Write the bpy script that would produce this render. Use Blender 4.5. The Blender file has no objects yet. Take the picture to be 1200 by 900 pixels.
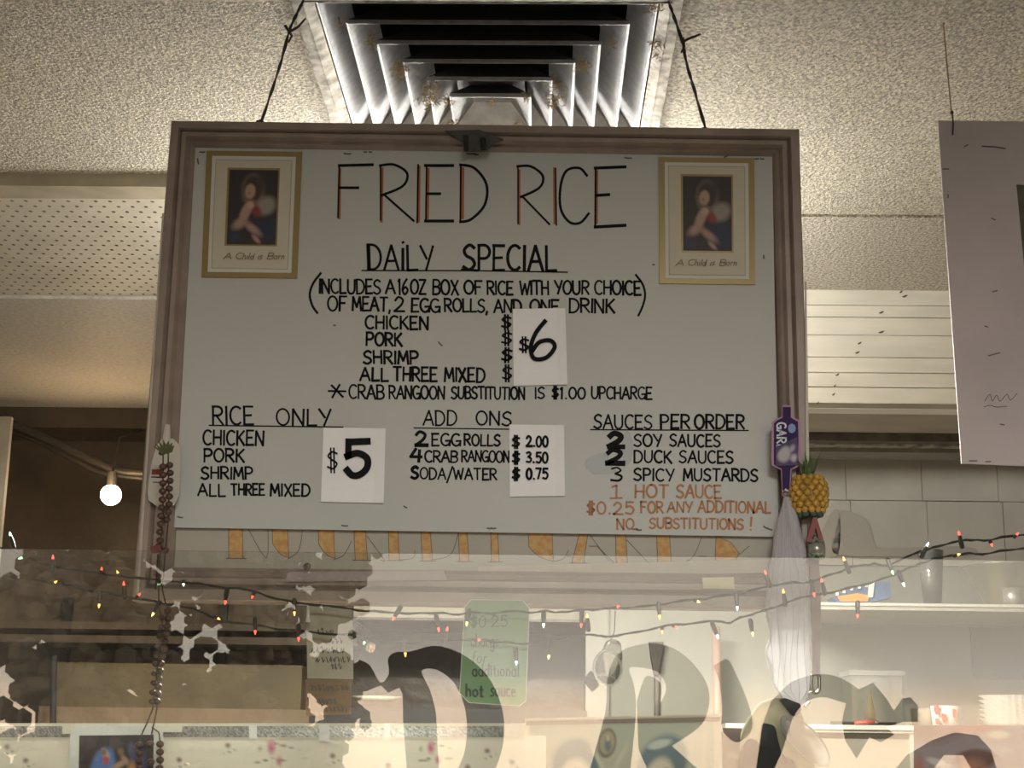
import bpy, bmesh, math, random
from mathutils import Vector, Matrix
random.seed(7)
SC = bpy.context.scene
COL = SC.collection

# ------------------------------------------------------------------ camera
CAM_Z = 1.6
PITCH, ROLL, YAW, FPX = math.radians(13.3), math.radians(0.8), math.radians(1.24), 1800.0
_F = Vector((-math.sin(YAW)*math.cos(PITCH), math.cos(YAW)*math.cos(PITCH), math.sin(PITCH)))
_R0 = Vector((math.cos(YAW), math.sin(YAW), 0))
_U0 = _R0.cross(_F)
_R = _R0*math.cos(ROLL) + _U0*math.sin(ROLL)
_U = _U0*math.cos(ROLL) - _R0*math.sin(ROLL)
EYE = Vector((0, 0, CAM_Z))
def P(px, py, D):
    """point of the vertical plane y = D seen at pixel (px, py) of the 1200x900 photograph"""
    d = _F + _R*((px-600)/FPX) + _U*((450-py)/FPX)
    return EYE + d*(D/d.y)
def PZ(px, py, z):
    d = _F + _R*((px-600)/FPX) + _U*((450-py)/FPX)
    return EYE + d*((z-CAM_Z)/d.z)
def PXM(D):                     # metres per pixel near depth D
    return D*1.03/FPX
cd = bpy.data.cameras.new('camera'); cam = bpy.data.objects.new('camera', cd); COL.objects.link(cam)
cd.sensor_width = 36; cd.lens = 54; cd.clip_start = 0.02
M = Matrix((_R, _U, -_F)).transposed().to_4x4(); M.translation = EYE
cam.matrix_world = M
SC.camera = cam

# ------------------------------------------------------------------ world (dusk sky outside the shop window)
w = bpy.data.worlds.new('world'); SC.world = w; w.use_nodes = True
nt = w.node_tree; nt.nodes.clear()
wo = nt.nodes.new('ShaderNodeOutputWorld'); bg = nt.nodes.new('ShaderNodeBackground')
tc = nt.nodes.new('ShaderNodeTexCoord'); sx = nt.nodes.new('ShaderNodeSeparateXYZ'); rp = nt.nodes.new('ShaderNodeValToRGB')
nt.links.new(tc.outputs['Generated'], sx.inputs[0]); nt.links.new(sx.outputs['Z'], rp.inputs[0])
nt.links.new(rp.outputs[0], bg.inputs[0]); nt.links.new(bg.outputs[0], wo.inputs[0])
SKY = [(0.0, (.86, .61, .43)), (.024, (.86, .61, .44)), (.045, (.56, .49, .43)), (.07, (.43, .37, .32)),
       (.10, (.36, .31, .265)), (.2, (.40, .37, .33)), (1.0, (.30, .34, .40))]
e = rp.color_ramp.elements
e[0].position = SKY[0][0]; e[0].color = (*SKY[0][1], 1); e[1].position = SKY[-1][0]; e[1].color = (*SKY[-1][1], 1)
for p_, c_ in SKY[1:-1]:
    q_ = e.new(p_); q_.color = (*c_, 1)
SKY_STRENGTH = 3.6
bg.inputs[1].default_value = SKY_STRENGTH
# kitchen light (the lamp housing itself is built further down, behind the sign)
K_DOWN, K_UP, BULB_W = 60, 12, 1.8
def area(name, loc, rot, sx_, sy_, power, col, portal=False):
    l = bpy.data.lights.new(name, 'AREA'); l.shape = 'RECTANGLE'; l.size = sx_; l.size_y = sy_; l.energy = power; l.color = col
    o = bpy.data.objects.new(name, l); o.location = loc; o.rotation_euler = rot; COL.objects.link(o)
    if portal: l.cycles.is_portal = True
    return o
LOBBY_FILL_W = 50
area('lobby_fill_light', (.3, -.7, 2.66), (0, 0, 0), .6, .6, LOBBY_FILL_W, (1, .98, .95))  # added fill light, brightens the sign from the customer side
area('window_portal', (0, -1.78, 1.5), (math.radians(90), 0, 0), 4.4, 1.8, 1, (1, 1, 1), True)
SC.view_settings.view_transform = 'Standard'; SC.view_settings.look = 'None'
SC.view_settings.gamma = 1; SC.view_settings.use_curve_mapping = False
SC.view_settings.exposure = 0.75

# ------------------------------------------------------------------ helpers
def srgb(r, g, b):
    f = lambda c: ((c/255+.055)/1.055)**2.4 if c > 10 else c/255/12.92
    return (f(r), f(g), f(b))
MATS = {}
def mat(name, col, rough=.6, metal=0., spec=.5, nscale=0, namt=0., col2=None, bump=0., bscale=0, bdist=.002, alpha=1., emit=None, estr=0, trans=0, vcol=False, stretch=None, detail=4):
    if name in MATS: return MATS[name]
    m = bpy.data.materials.new(name); m.use_nodes = True; n = m.node_tree; b = n.nodes['Principled BSDF']
    b.inputs['Base Color'].default_value = (*col, 1); b.inputs['Roughness'].default_value = rough
    b.inputs['Metallic'].default_value = metal; b.inputs['Specular IOR Level'].default_value = spec
    b.inputs['Alpha'].default_value = alpha
    if trans: b.inputs['Transmission Weight'].default_value = trans
    if emit: b.inputs['Emission Color'].default_value = (*emit, 1); b.inputs['Emission Strength'].default_value = estr
    if vcol:
        a = n.nodes.new('ShaderNodeVertexColor'); a.layer_name = 'Col'; n.links.new(a.outputs[0], b.inputs['Base Color'])
    def coord():
        t = n.nodes.new('ShaderNodeTexCoord')
        mp = n.nodes.new('ShaderNodeMapping'); n.links.new(t.outputs['Object'], mp.inputs[0])
        if stretch: mp.inputs['Scale'].default_value = stretch
        return mp.outputs[0]
    if nscale:
        t = n.nodes.new('ShaderNodeTexNoise'); t.inputs['Scale'].default_value = nscale; t.inputs['Detail'].default_value = detail
        n.links.new(coord(), t.inputs[0])
        r = n.nodes.new('ShaderNodeValToRGB'); n.links.new(t.outputs[0], r.inputs[0])
        c2 = col2 or tuple(c*(1-namt) for c in col)
        r.color_ramp.elements[0].position = .35; r.color_ramp.elements[0].color = (*c2, 1)
        r.color_ramp.elements[1].position = .62; r.color_ramp.elements[1].color = (*col, 1)
        n.links.new(r.outputs[0], b.inputs['Base Color'])
    if bump:
        t = n.nodes.new('ShaderNodeTexNoise'); t.inputs['Scale'].default_value = bscale; t.inputs['Detail'].default_value = 3
        n.links.new(coord(), t.inputs[0])
        bp = n.nodes.new('ShaderNodeBump'); bp.inputs['Strength'].default_value = bump; bp.inputs['Distance'].default_value = bdist
        n.links.new(t.outputs[0], bp.inputs['Height']); n.links.new(bp.outputs[0], b.inputs['Normal'])
    MATS[name] = m
    return m
def glassy(name, tint, refl, milk=0., milkcol=(.8, .8, .8), rough=0.0):
    """thin clear sheet: straight-through transparency + mirror reflection + a little milky scatter"""
    if name in MATS: return MATS[name]
    m = bpy.data.materials.new(name); m.use_nodes = True; n = m.node_tree; n.nodes.clear()
    out = n.nodes.new('ShaderNodeOutputMaterial'); tr = n.nodes.new('ShaderNodeBsdfTransparent'); tr.inputs[0].default_value = (*tint, 1)
    gl = n.nodes.new('ShaderNodeBsdfGlossy'); gl.inputs['Roughness'].default_value = rough
    lw = n.nodes.new('ShaderNodeLayerWeight'); lw.inputs[0].default_value = .3
    mr = n.nodes.new('ShaderNodeMapRange'); mr.inputs[3].default_value = refl; mr.inputs[4].default_value = 1
    n.links.new(lw.outputs['Fresnel'], mr.inputs[0]); mr.inputs[1].default_value = .06
    mx = n.nodes.new('ShaderNodeMixShader'); n.links.new(mr.outputs[0], mx.inputs[0]); n.links.new(tr.outputs[0], mx.inputs[1]); n.links.new(gl.outputs[0], mx.inputs[2])
    last = mx
    if milk:
        df = n.nodes.new('ShaderNodeBsdfDiffuse'); df.inputs[0].default_value = (*milkcol, 1)
        tl = n.nodes.new('ShaderNodeBsdfTranslucent'); tl.inputs[0].default_value = (*milkcol, 1)
        ad = n.nodes.new('ShaderNodeMixShader'); ad.inputs[0].default_value = .45
        n.links.new(df.outputs[0], ad.inputs[1]); n.links.new(tl.outputs[0], ad.inputs[2])
        m2 = n.nodes.new('ShaderNodeMixShader'); m2.inputs[0].default_value = milk
        n.links.new(mx.outputs[0], m2.inputs[1]); n.links.new(ad.outputs[0], m2.inputs[2]); last = m2
    n.links.new(last.outputs[0], out.inputs[0]); MATS[name] = m
    return m
def wloc(o):
    v = Vector((0, 0, 0))
    while o: v += o.location; o = o.parent
    return v
def mesh(name, V, F, m=None, parent=None, smooth=False):
    me = bpy.data.meshes.new(name); me.from_pydata([tuple(v) for v in V], [], F); me.update()
    o = bpy.data.objects.new(name, me); COL.objects.link(o)
    if m: me.materials.append(m)
    if smooth:
        for p in me.polygons: p.use_smooth = True
    if parent: o.parent = parent; o.location = -wloc(parent)
    return o
def thing(name, loc, label, cat, group=None):
    o = bpy.data.objects.new(name, None); o.empty_display_size = .02; COL.objects.link(o); o.location = loc
    return tag(o, label, cat, group)
def tag(o, label, cat, group=None, kind=None):
    o['label'] = label
    if cat: o['category'] = cat
    if group: o['group'] = group
    if kind: o['kind'] = kind
    return o
def struct(o):
    o['kind'] = 'structure'; return o
class G:
    def __init__(s): s.V = []; s.F = []
    def add(s, V, F):
        b = len(s.V); s.V += [Vector(v) for v in V]; s.F += [tuple(i+b for i in f) for f in F]; return s
    def box(s, a, b):
        x0, y0, z0 = a; x1, y1, z1 = b
        return s.add([(x0,y0,z0),(x1,y0,z0),(x1,y1,z0),(x0,y1,z0),(x0,y0,z1),(x1,y0,z1),(x1,y1,z1),(x0,y1,z1)],
              [(0,3,2,1),(4,5,6,7),(0,1,5,4),(1,2,6,5),(2,3,7,6),(3,0,4,7)])
    def hexa(s, q0, q1):      # two quads (front, back)
        return s.add(list(q0)+list(q1), [(0,1,2,3),(7,6,5,4),(0,4,5,1),(1,5,6,2),(2,6,7,3),(3,7,4,0)])
    def prism(s, pts, D0, D1):   # pixel outline between depths D0 (front), D1
        n = len(pts); A = [P(x, y, D0) for x, y in pts]; d = D1-D0
        B = [a+Vector((0, d, 0)) for a in A]
        return s.add(A+B, [tuple(range(n)), tuple(range(2*n-1, n-1, -1))]+[(i, i+n, (i+1) % n+n, (i+1) % n) for i in range(n)])
    def tube(s, pts, r, k=6, closed=False, caps=True):
        pts = [Vector(p) for p in pts]; n = len(pts); R = r if isinstance(r, (list, tuple)) else [r]*n
        V = []; prev = None
        for i, p in enumerate(pts):
            t = (pts[min(i+1, n-1)]-pts[max(i-1, 0)])
            if t.length < 1e-9: t = Vector((0, 0, 1))
            t.normalize()
            if prev is None: a = t.orthogonal().normalized()
            else:
                a = prev - t*prev.dot(t); a = a.normalized() if a.length > 1e-6 else t.orthogonal().normalized()
            prev = a; b = t.cross(a)
            V += [p+(a*math.cos(2*math.pi*j/k)+b*math.sin(2*math.pi*j/k))*R[i] for j in range(k)]
        F = [(i*k+j, i*k+(j+1) % k, (i+1)*k+(j+1) % k, (i+1)*k+j) for i in range(n-1) for j in range(k)]
        if caps: F += [tuple(range(k-1, -1, -1)), tuple(range((n-1)*k, n*k))]
        return s.add(V, F)
    def lathe(s, c, prof, k=24, axis=Vector((0, 0, 1)), sx=1, sy=1):   # prof: (r, h)
        c = Vector(c); ax = axis.normalized(); a = Vector((1,0,0)) if abs(ax.z) > .9 else ax.orthogonal().normalized(); b = ax.cross(a)
        V = [c+ax*h+a*(r*sx*math.cos(2*math.pi*j/k))+b*(r*sy*math.sin(2*math.pi*j/k)) for r, h in prof for j in range(k)]
        n = len(prof)
        F = [(i*k+j, i*k+(j+1) % k, (i+1)*k+(j+1) % k, (i+1)*k+j) for i in range(n-1) for j in range(k)]
        return s.add(V, F)
    def ball(s, c, r, k=10, m=6, sz=1):
        pr = [(max(r*math.sin(math.pi*i/m), r*.02), -r*sz*math.cos(math.pi*i/m)) for i in range(m+1)]
        return s.lathe(c, pr, k)
    def obj(s, name, m, parent=None, smooth=False): return mesh(name, s.V, s.F, m, parent, smooth)
def lerp(a, b, t): return a+(b-a)*t
def smoothpts(pts, n=6):
    if len(pts) < 3: return [tuple(p) for p in pts]
    out = []; N = len(pts)
    for i in range(N-1):
        p0, p1, p2, p3 = pts[max(i-1, 0)], pts[i], pts[i+1], pts[min(i+2, N-1)]
        for j in range(n):
            t = j/n
            out.append(tuple(.5*((2*p1[k])+(-p0[k]+p2[k])*t+(2*p0[k]-5*p1[k]+4*p2[k]-p3[k])*t*t+(-p0[k]+3*p1[k]-3*p2[k]+p3[k])*t**3) for k in range(len(p1))))
    out.append(tuple(pts[-1])); return out

# ---- ink strokes: pixel-space ribbons laid on a plane y = D
def ribbon(g, pts, w, D, taper=False):
    n = len(pts)
    if n < 2: return
    for i in range(1, n-1):
        v1 = (pts[i][0]-pts[i-1][0], pts[i][1]-pts[i-1][1]); v2 = (pts[i+1][0]-pts[i][0], pts[i+1][1]-pts[i][1])
        l1 = math.hypot(*v1) or 1; l2 = math.hypot(*v2) or 1
        if (v1[0]*v2[0]+v1[1]*v2[1])/l1/l2 < .6:
            ribbon(g, pts[:i+1], w, D); ribbon(g, pts[i:], w, D); return
    L = []
    for i, (x, y) in enumerate(pts):
        a = pts[max(i-1, 0)]; b = pts[min(i+1, n-1)]
        dx, dy = b[0]-a[0], b[1]-a[1]; l = math.hypot(dx, dy) or 1
        dx /= l; dy /= l; ww = w/2
        if taper: ww *= (.45+.55*math.sin(math.pi*min(1, max(0, i/(n-1)))))
        ex = -w*.3 if i == 0 else (w*.3 if i == n-1 else 0)
        x += dx*ex; y += dy*ex
        L.append((P(x-dy*ww, y+dx*ww, D), P(x+dy*ww, y-dx*ww, D)))
    V = [v for pr in L for v in pr]
    g.add(V, [(2*i, 2*i+1, 2*i+3, 2*i+2) for i in range(n-1)])
def arc(cx, cy, rx, ry, a0, a1, n=10):
    return [(cx+rx*math.cos(math.radians(a0+(a1-a0)*i/n)), cy+ry*math.sin(math.radians(a0+(a1-a0)*i/n))) for i in range(n+1)]
GL = {   # unit glyphs, y up;  (width, [strokes])
'A': (.95, [[(0, 0), (.5, 1), (.95, 0)], [(.2, .36), (.8, .38)]]),
'B': (.8, [[(.05, 0), (.05, 1)], [(.05, 1)]+arc(.4, .76, .35, .24, 90, -90)+[(.05, .52)], [(.05, .52)]+arc(.42, .26, .38, .26, 90, -90)+[(.05, 0)]]),
'C': (.85, [arc(.5, .5, .48, .5, 50, 310, 14)]),
'D': (.9, [[(.05, 0), (.05, 1)], [(.0, 1)]+arc(.3, .5, .58, .5, 85, -85, 12)+[(.0, 0)]]),
'E': (.75, [[(.05, 0), (.05, 1)], [(.0, 1), (.72, 1)], [(.05, .5), (.6, .52)], [(.0, 0), (.75, .02)]]),
'F': (.72, [[(.05, 0), (.05, 1)], [(.0, 1), (.72, 1)], [(.05, .54), (.55, .54)]]),
'G': (.9, [arc(.5, .5, .48, .5, 50, 330, 14), [(.5, .4), (.95, .42), (.92, .0)]]),
'H': (.85, [[(.05, 0), (.05, 1)], [(.8, 0), (.8, 1)], [(.05, .5), (.8, .5)]]),
'I': (.16, [[(.08, 0), (.08, 1)]]),
'i': (.16, [[(.08, 0), (.08, .85)], [(.08, 1.12), (.1, 1.1)]]),
'K': (.8, [[(.05, 0), (.05, 1)], [(.75, 1), (.08, .45)], [(.25, .55), (.8, 0)]]),
'L': (.7, [[(.05, 1), (.05, 0), (.7, .02)]]),
'M': (1.0, [[(.02, 0), (.12, 1), (.5, .25), (.88, 1), (1, 0)]]),
'N': (.88, [[(.04, 0), (.06, 1), (.8, 0), (.84, 1)]]),
'O': (.95, [arc(.48, .5, .46, .5, 95, 455, 18)]),
'P': (.78, [[(.05, 0), (.05, 1)], [(.0, 1)]+arc(.38, .74, .38, .27, 90, -90)+[(.05, .47)]]),
'R': (.82, [[(.05, 0), (.05, 1)], [(.0, 1)]+arc(.38, .75, .38, .25, 90, -90)+[(.05, .5)], [(.3, .5), (.82, 0)]]),
'S': (.78, [smoothpts([(.74, .88), (.42, 1), (.08, .8), (.2, .57), (.6, .43), (.74, .2), (.4, 0), (.0, .12)], 4)]),
'T': (.85, [[(.0, 1), (.85, 1)], [(.42, 1), (.42, 0)]]),
'U': (.88, [[(.04, 1), (.04, .4)]+arc(.43, .36, .39, .36, 180, 360, 8)+[(.82, 1)]]),
'V': (.85, [[(0, 1), (.42, 0), (.85, 1)]]),
'W': (1.2, [[(0, 1), (.3, 0), (.6, .8), (.9, 0), (1.2, 1)]]),
'X': (.8, [[(0, 1), (.8, 0)], [(.75, 1), (.05, 0)]]),
'Y': (.8, [[(0, 1), (.42, .48)], [(.85, 1), (.36, 0)]]),
'Z': (.8, [[(0, 1), (.75, 1), (0, 0), (.8, 0)]]),
'0': (.75, [arc(.37, .5, .35, .5, 95, 455, 18)]),
'1': (.3, [[(.0, .85), (.16, 1), (.16, 0)]]),
'2': (.8, [smoothpts([(.05, .75), (.3, 1), (.65, .8), (.5, .42), (.0, .02)], 4), [(0, .02), (.8, .02)]]),
'3': (.7, [smoothpts([(.05, .9), (.4, 1), (.62, .78), (.28, .55)], 4), smoothpts([(.28, .55), (.68, .35), (.5, .05), (.0, .08)], 4)]),
'4': (.75, [[(.35, 1), (.0, .38), (.75, .38)], [(.6, .9), (.56, 0)]]),
'5': (.75, [[(.7, 1), (.12, 1), (.1, .58)], smoothpts([(.1, .58), (.45, .66), (.72, .38), (.5, .03), (.05, .1)], 4)]),
'6': (.75, [smoothpts([(.6, 1), (.2, .65), (.05, .28), (.35, 0), (.72, .25), (.45, .48), (.1, .3)], 5)]),
'7': (.7, [[(0, 1), (.68, 1), (.25, 0)]]),
'$': (.65, [smoothpts([(.62, .82), (.3, .9), (.05, .7), (.3, .52), (.6, .35), (.35, .12), (.0, .2)], 4), [(.22, 1.08), (.22, -.08)], [(.42, 1.08), (.42, -.08)]]),
'.': (.25, [[(.1, .0), (.14, .05)]]), ',': (.25, [[(.14, .06), (.04, -.2)]]), '/': (.6, [[(.7, 1.15), (-.05, -.3)]]),
'!': (.2, [[(.1, 1), (.06, .3)], [(.05, .05), (.06, .0)]]),
'*': (.9, [[(.15, .9), (.8, .1)], [(.2, .05), (.6, .95)], [(-.02, .5), (.95, .5)]]),
'a': (.6, [arc(.27, .28, .27, .28, 40, 400, 12), [(.52, .58), (.54, 0)]]),
'c': (.5, [arc(.3, .28, .28, .28, 50, 310, 10)]),
'd': (.6, [arc(.27, .28, .27, .28, 0, 360, 12), [(.54, 1), (.54, 0)]]),
'e': (.55, [[(.03, .3), (.52, .32)]+arc(.28, .28, .26, .28, 20, 320, 10)]),
'f': (.4, [smoothpts([(.42, .95), (.2, .95), (.16, .6), (.16, 0)], 3), [(0, .55), (.38, .55)]]),
'g': (.6, [arc(.27, .28, .27, .28, 0, 360, 12), smoothpts([(.54, .55), (.54, -.2), (.3, -.38), (.05, -.25)], 3)]),
'h': (.6, [[(.05, 1), (.05, 0)], smoothpts([(.05, .4), (.3, .58), (.5, .4), (.52, 0)], 3)]),
'j': (.1, [[(.05, .55), (.05, 0)]]),
'l': (.14, [[(.06, 1), (.06, 0)]]),
'n': (.55, [[(.05, .58), (.05, 0)], smoothpts([(.05, .4), (.28, .58), (.46, .4), (.48, 0)], 3)]),
'o': (.6, [arc(.28, .28, .27, .28, 0, 360, 12)]),
'r': (.4, [[(.05, .58), (.05, 0)], smoothpts([(.05, .35), (.2, .56), (.38, .52)], 3)]),
's': (.45, [smoothpts([(.42, .52), (.2, .58), (.05, .44), (.25, .3), (.42, .14), (.2, 0), (.0, .06)], 3)]),
't': (.4, [[(.16, .85), (.18, .05), (.35, .0)], [(0, .56), (.38, .56)]]),
'u': (.55, [smoothpts([(.05, .58), (.06, .15), (.25, 0), (.45, .15), (.48, .58)], 3), [(.48, .5), (.5, 0)]]),
}
def word(g, text, x0, x1, yt, yb, w, D, shear=0., slope=.014, jit=.35, gap=.2, rot=None):
    tot = sum(GL[c][0] for c in text)+gap*(len(text)-1); k = (x1-x0)/max(tot, .01); h = yb-yt; x = 0
    if len(text) == 1 and text in 'I!': k = h*.8
    for c in text:
        cw, st = GL[c]; jy = random.uniform(-1, 1)*jit; js = random.uniform(-.03, .03)
        for s_ in st:
            pts = []
            for (u, v) in s_:
                px = x0+(x+u)*k+(shear+js)*v*h; py = yb-v*h+jy
                py += slope*(px-x0)
                if rot: px, py = rot(px, py)
                pts.append((px, py))
            ribbon(g, pts, w*random.uniform(1.05, 1.4), D)
        x += cw+gap
def paint(name, quad, D, nx, ny, base, blobs, parent=None, rough=.45, thick=0.0012, noise=.0):
    """flat printed picture: quad (px TL,TR,BR,BL), grid of painted points, soft ellipses (u,v,ru,rv,angle,color,soft), v down"""
    V = []; C = []
    for j in range(ny+1):
        for i in range(nx+1):
            u, v = i/nx, j/ny
            x = lerp(lerp(quad[0][0], quad[1][0], u), lerp(quad[3][0], quad[2][0], u), v)
            y = lerp(lerp(quad[0][1], quad[1][1], u), lerp(quad[3][1], quad[2][1], u), v)
            V.append(P(x, y, D)); c = list(base)
            for (bu, bv, ru, rv, an, bc, so) in blobs:
                ca, sa = math.cos(math.radians(an)), math.sin(math.radians(an)); du, dv = u-bu, v-bv
                r = math.hypot((du*ca+dv*sa)/ru, (-du*sa+dv*ca)/rv)
                a = min(1, max(0, (1-r)/so+.0))
                if r < 1: c = [lerp(c[k], bc[k], a) for k in range(3)]
            if noise:
                q = 1+random.uniform(-noise, noise); c = [k*q for k in c]
            C.append((*c, 1))
    F = [(j*(nx+1)+i, (j+1)*(nx+1)+i, (j+1)*(nx+1)+i+1, j*(nx+1)+i+1) for j in range(ny) for i in range(nx)]
    n0 = len(V)
    cs = [0, nx, (ny+1)*(nx+1)-1, ny*(nx+1)]
    V += [V[i]+Vector((0, thick, 0)) for i in cs]; C += [C[i] for i in cs]
    F += [(n0, n0+1, n0+2, n0+3)]
    a = [cs[0], cs[1], cs[2], cs[3]]
    F += [(a[i], n0+i, n0+(i+1) % 4, a[(i+1) % 4]) for i in range(4)]
    o = mesh(name, V, F, mat('print_r%d' % int(rough*100), (1, 1, 1), rough, vcol=True), parent)
    ca = o.data.color_attributes.new('Col', 'FLOAT_COLOR', 'POINT')
    for i, c in enumerate(C): ca.data[i].color = c
    return o
def sheet(name, quad, D, t, m, parent=None):
    g = G(); g.prism(quad, D, D+t); return g.obj(name, m, parent)

# ------------------------------------------------------------------ materials
m_stucco = mat('stucco', (.70, .65, .54), .75, nscale=130, namt=.5, bump=1, bscale=170, bdist=.006, detail=2)
m_plain = mat('speckled_panel', (.58, .56, .50), .6, nscale=90, namt=.22, bump=.3, bscale=240, bdist=.002)
m_peg = mat('pegboard_white', (.66, .62, .52), .55, nscale=6, namt=.12)
m_hole = mat('hole_dark', (.26, .24, .18), .9, nscale=12, namt=.6)
m_wood_w = mat('white_painted_board', (.84, .81, .72), .45, nscale=5, namt=.10, stretch=(1, 1, 6))
m_cove = mat('grimy_cove', (.42, .37, .28), .6, nscale=6, namt=.25)
m_darktrim = mat('dark_trim', (.12, .10, .08), .5, nscale=30, namt=.4)
m_wall = mat('kitchen_wall_paint', (.29, .28, .235), .5, nscale=5, namt=.12)
m_block = mat('kitchen_panel_paint', (.36, .33, .27), .45, nscale=4, namt=.15)
m_brown = mat('dark_brown_wall', (.10, .075, .05), .35, nscale=3.5, namt=.45, bump=.3, bscale=20, bdist=.01)
m_dark = mat('near_black', (.02, .018, .016), .7)
m_lobby = mat('lobby_wall', (.30, .26, .21), .7, nscale=3, namt=.1)
m_floor = mat('floor_tile', (.18, .15, .12), .5, nscale=8, namt=.3)
m_frame = mat('mauve_brown_wood', (.36, .285, .235), .4, nscale=14, namt=.22, stretch=(1, 1, 1), bump=.25, bscale=60, bdist=.001)
m_board = mat('menu_board_white', (.57, .58, .54), .45, spec=.25, nscale=3, namt=.05)
m_oldboard = mat('old_board_cream', (.45, .42, .34), .5, nscale=6, namt=.08)
m_ink = mat('black_marker', (.012, .011, .011), .6, spec=.08)
m_red = mat('red_marker', (.42, .11, .025), .5)
m_orange = mat('orange_marker', (.40, .16, .035), .5)
m_bamboo = mat('orange_crayon', (.62, .40, .15), .6, nscale=110, namt=.45, col2=(.55, .27, .08))
m_pencil = mat('pencil_line', (.10, .10, .09), .6)
m_paper = mat('white_paper', (.96, .96, .95), .6, nscale=20, namt=.03, bump=.1, bscale=14, bdist=.002)
m_steel = mat('vent_steel', (.32, .32, .335), .42, metal=.3, nscale=60, namt=.22, bump=.15, bscale=160, bdist=.001)
m_steel_dirty = mat('vent_steel_dirty', (.36, .33, .27), .6, metal=.3, nscale=45, namt=.7, col2=(.10, .08, .05), bump=.5, bscale=120, bdist=.002)
m_louver_shade = mat('shaded_steel', (.018, .016, .014), .8)  # near-black colour standing in for shade on the louvers
m_lint = mat('dusty_lint', (.40, .31, .17), .95)
m_wire = mat('dark_wire', (.03, .022, .016), .5)
m_grey = mat('grey_mat_board', (.58, .52, .52), .7, nscale=7, namt=.12)
m_glass = glassy('partition_glass', (.96, .97, .95), .085, .012, (.7, .66, .6))

# ------------------------------------------------------------------ setting
CZ = 2.752
VC = Vector((P(576, 130, 2.5).x, 2.5, CZ)); VH = .29     # vent centre and half size
VCX = VC.x
g = G()
for a, b in [((-3, -1.9, CZ), (3, VC.y-VH, CZ+.06)), ((-3, VC.y-VH, CZ), (VCX-VH, VC.y+VH, CZ+.06)),
             ((VCX+VH, VC.y-VH, CZ), (3, VC.y+VH, CZ+.06)), ((-3, VC.y+VH, CZ), (3, 3.01, CZ+.06)), ((-.2, 3.01, CZ), (3, 3.77, CZ+.06))]: g.box(a, b)
struct(g.obj('ceiling', m_stucco))
struct(G().box((-.2, 3.22, CZ-.006), (3, 3.79, CZ+.0)).obj('trim_9', mat('stucco_rear', (.66, .61, .51), .75, nscale=130, namt=.55, bump=1, bscale=170, bdist=.006, detail=2)))
struct(G().box((-3, 3.00, CZ-.028), (-.2, 3.075, CZ+.0)).obj('trim_1', mat('batten', (.46, .41, .31), .6, nscale=12, namt=.2)))
pb = struct(G().box((-3, 3.075, CZ-.012), (-.2, 3.86, CZ+.06)).obj('ceiling', m_peg))
g = G()
for i in range(54):
    for j in range(23):
        x = -1.75+i*.0306+(j*.0095) % .0306+random.gauss(0, .0006); y = 3.10+j*.0335
        if x < -.3:
            k = 6; g.add([(x+.0046*math.cos(2*math.pi*q/k), y+.0062*math.sin(2*math.pi*q/k), CZ-.0125) for q in range(k)], [tuple(range(k-1, -1, -1))])
h = g.obj('peg_holes', m_hole, pb); h['kind'] = 'stuff'
struct(G().box((-3, 3.86, CZ-.02), (-.2, 5.2, CZ+.06)).obj('ceiling', m_plain))
struct(G().box((-3, 5.2, 2.66), (.35, 5.6, 2.75)).obj('trim_2', m_brown))
struct(G().box((-3.1, -1.9, -.05), (3.1, 5.6, 0)).obj('floor', m_floor))
struct(G().box((-3.1, -1.9, 0), (-3, 5.6, 2.85)).obj('wall_left', m_lobby))
struct(G().box((3, -1.9, 0), (3.1, 5.6, 2.85)).obj('wall_right', m_lobby))
struct(G().box((-3, 5.45, 0), (.35, 5.55, 2.85)).obj('wall_rear_left', m_brown))
# rear right wall: plaster with painted panels above the shelf
WD = 4.7
xl = P(692, 780, WD).x
wr = struct(G().box((xl, WD, 0), (3, WD+.1, 2.85)).obj('wall_rear', m_wall))
struct(G().box((xl-.015, WD-.02, 0), (xl+.055, WD, 2.45)).obj('trim_3', mat('post_paint', (.28, .265, .225), .5, nscale=8, namt=.1)))
struct(G().box((xl, WD+.1, 0), (xl+.1, 5.5, 2.85)).obj('wall_side', m_brown))
z1 = P(1000, 587, WD).z; z2 = P(1000, 655, WD).z-.02; z0 = z1+.215
rows = [(z1+.001, z0, P(990, 560, WD).x), (z2, z1-.001, P(996, 600, WD).x)]
first = None
for (za, zb, xr) in rows:
    for k in range(-4, 9):
        xa = xr+k*.232+.0008; xb = xa+.2304
        if xb < xl+.05: continue
        xa = max(xa, xl+.056)
        mesh('panel', *(lambda q: (q.V, q.F))(G().box((xa, WD-.012-random.uniform(0, .003), za), (xb, WD+.001, zb))), m_block, wr)
# shiplap bulkhead on the right, boards one by one
bh = struct(G().box((-.2, 3.79, 2.44), (3, 3.85, 2.8)).obj('wall_bulkhead', m_wood_w))
ys = [337, 359, 373, 394, 420, 438, 455, 474]
for a, b in zip(ys[:-1], ys[1:]):
    za = P(1030, a, 3.775).z; zb = P(1030, b, 3.775).z
    if a == 337: za = CZ
    mesh('board', *(lambda q: (q.V, q.F))(G().box((-.2, 3.770+random.uniform(0, .002), zb+.0022), (3, 3.79, za))), m_wood_w, bh)
g = G()
for x, y, l in [(1054, 341, 4), (1057, 346, 7), (1030, 365, 6), (1029, 388, 8), (1005, 401, 5), (1002, 412, 6), (979, 438, 5), (977, 451, 3), (975, 461, 4), (957, 471, 3)]:
    g.prism([(x, y+1.6), (x+l*.6, y-.3), (x+l, y-.6), (x+l*.7, y+1.8), (x+l*.3, y+2.6)], 3.767, 3.768)
g.obj('nail_marks', m_darktrim, bh)['kind'] = 'stuff'
ur = P(1030, 475, 3.77).z
g = G()
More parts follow.
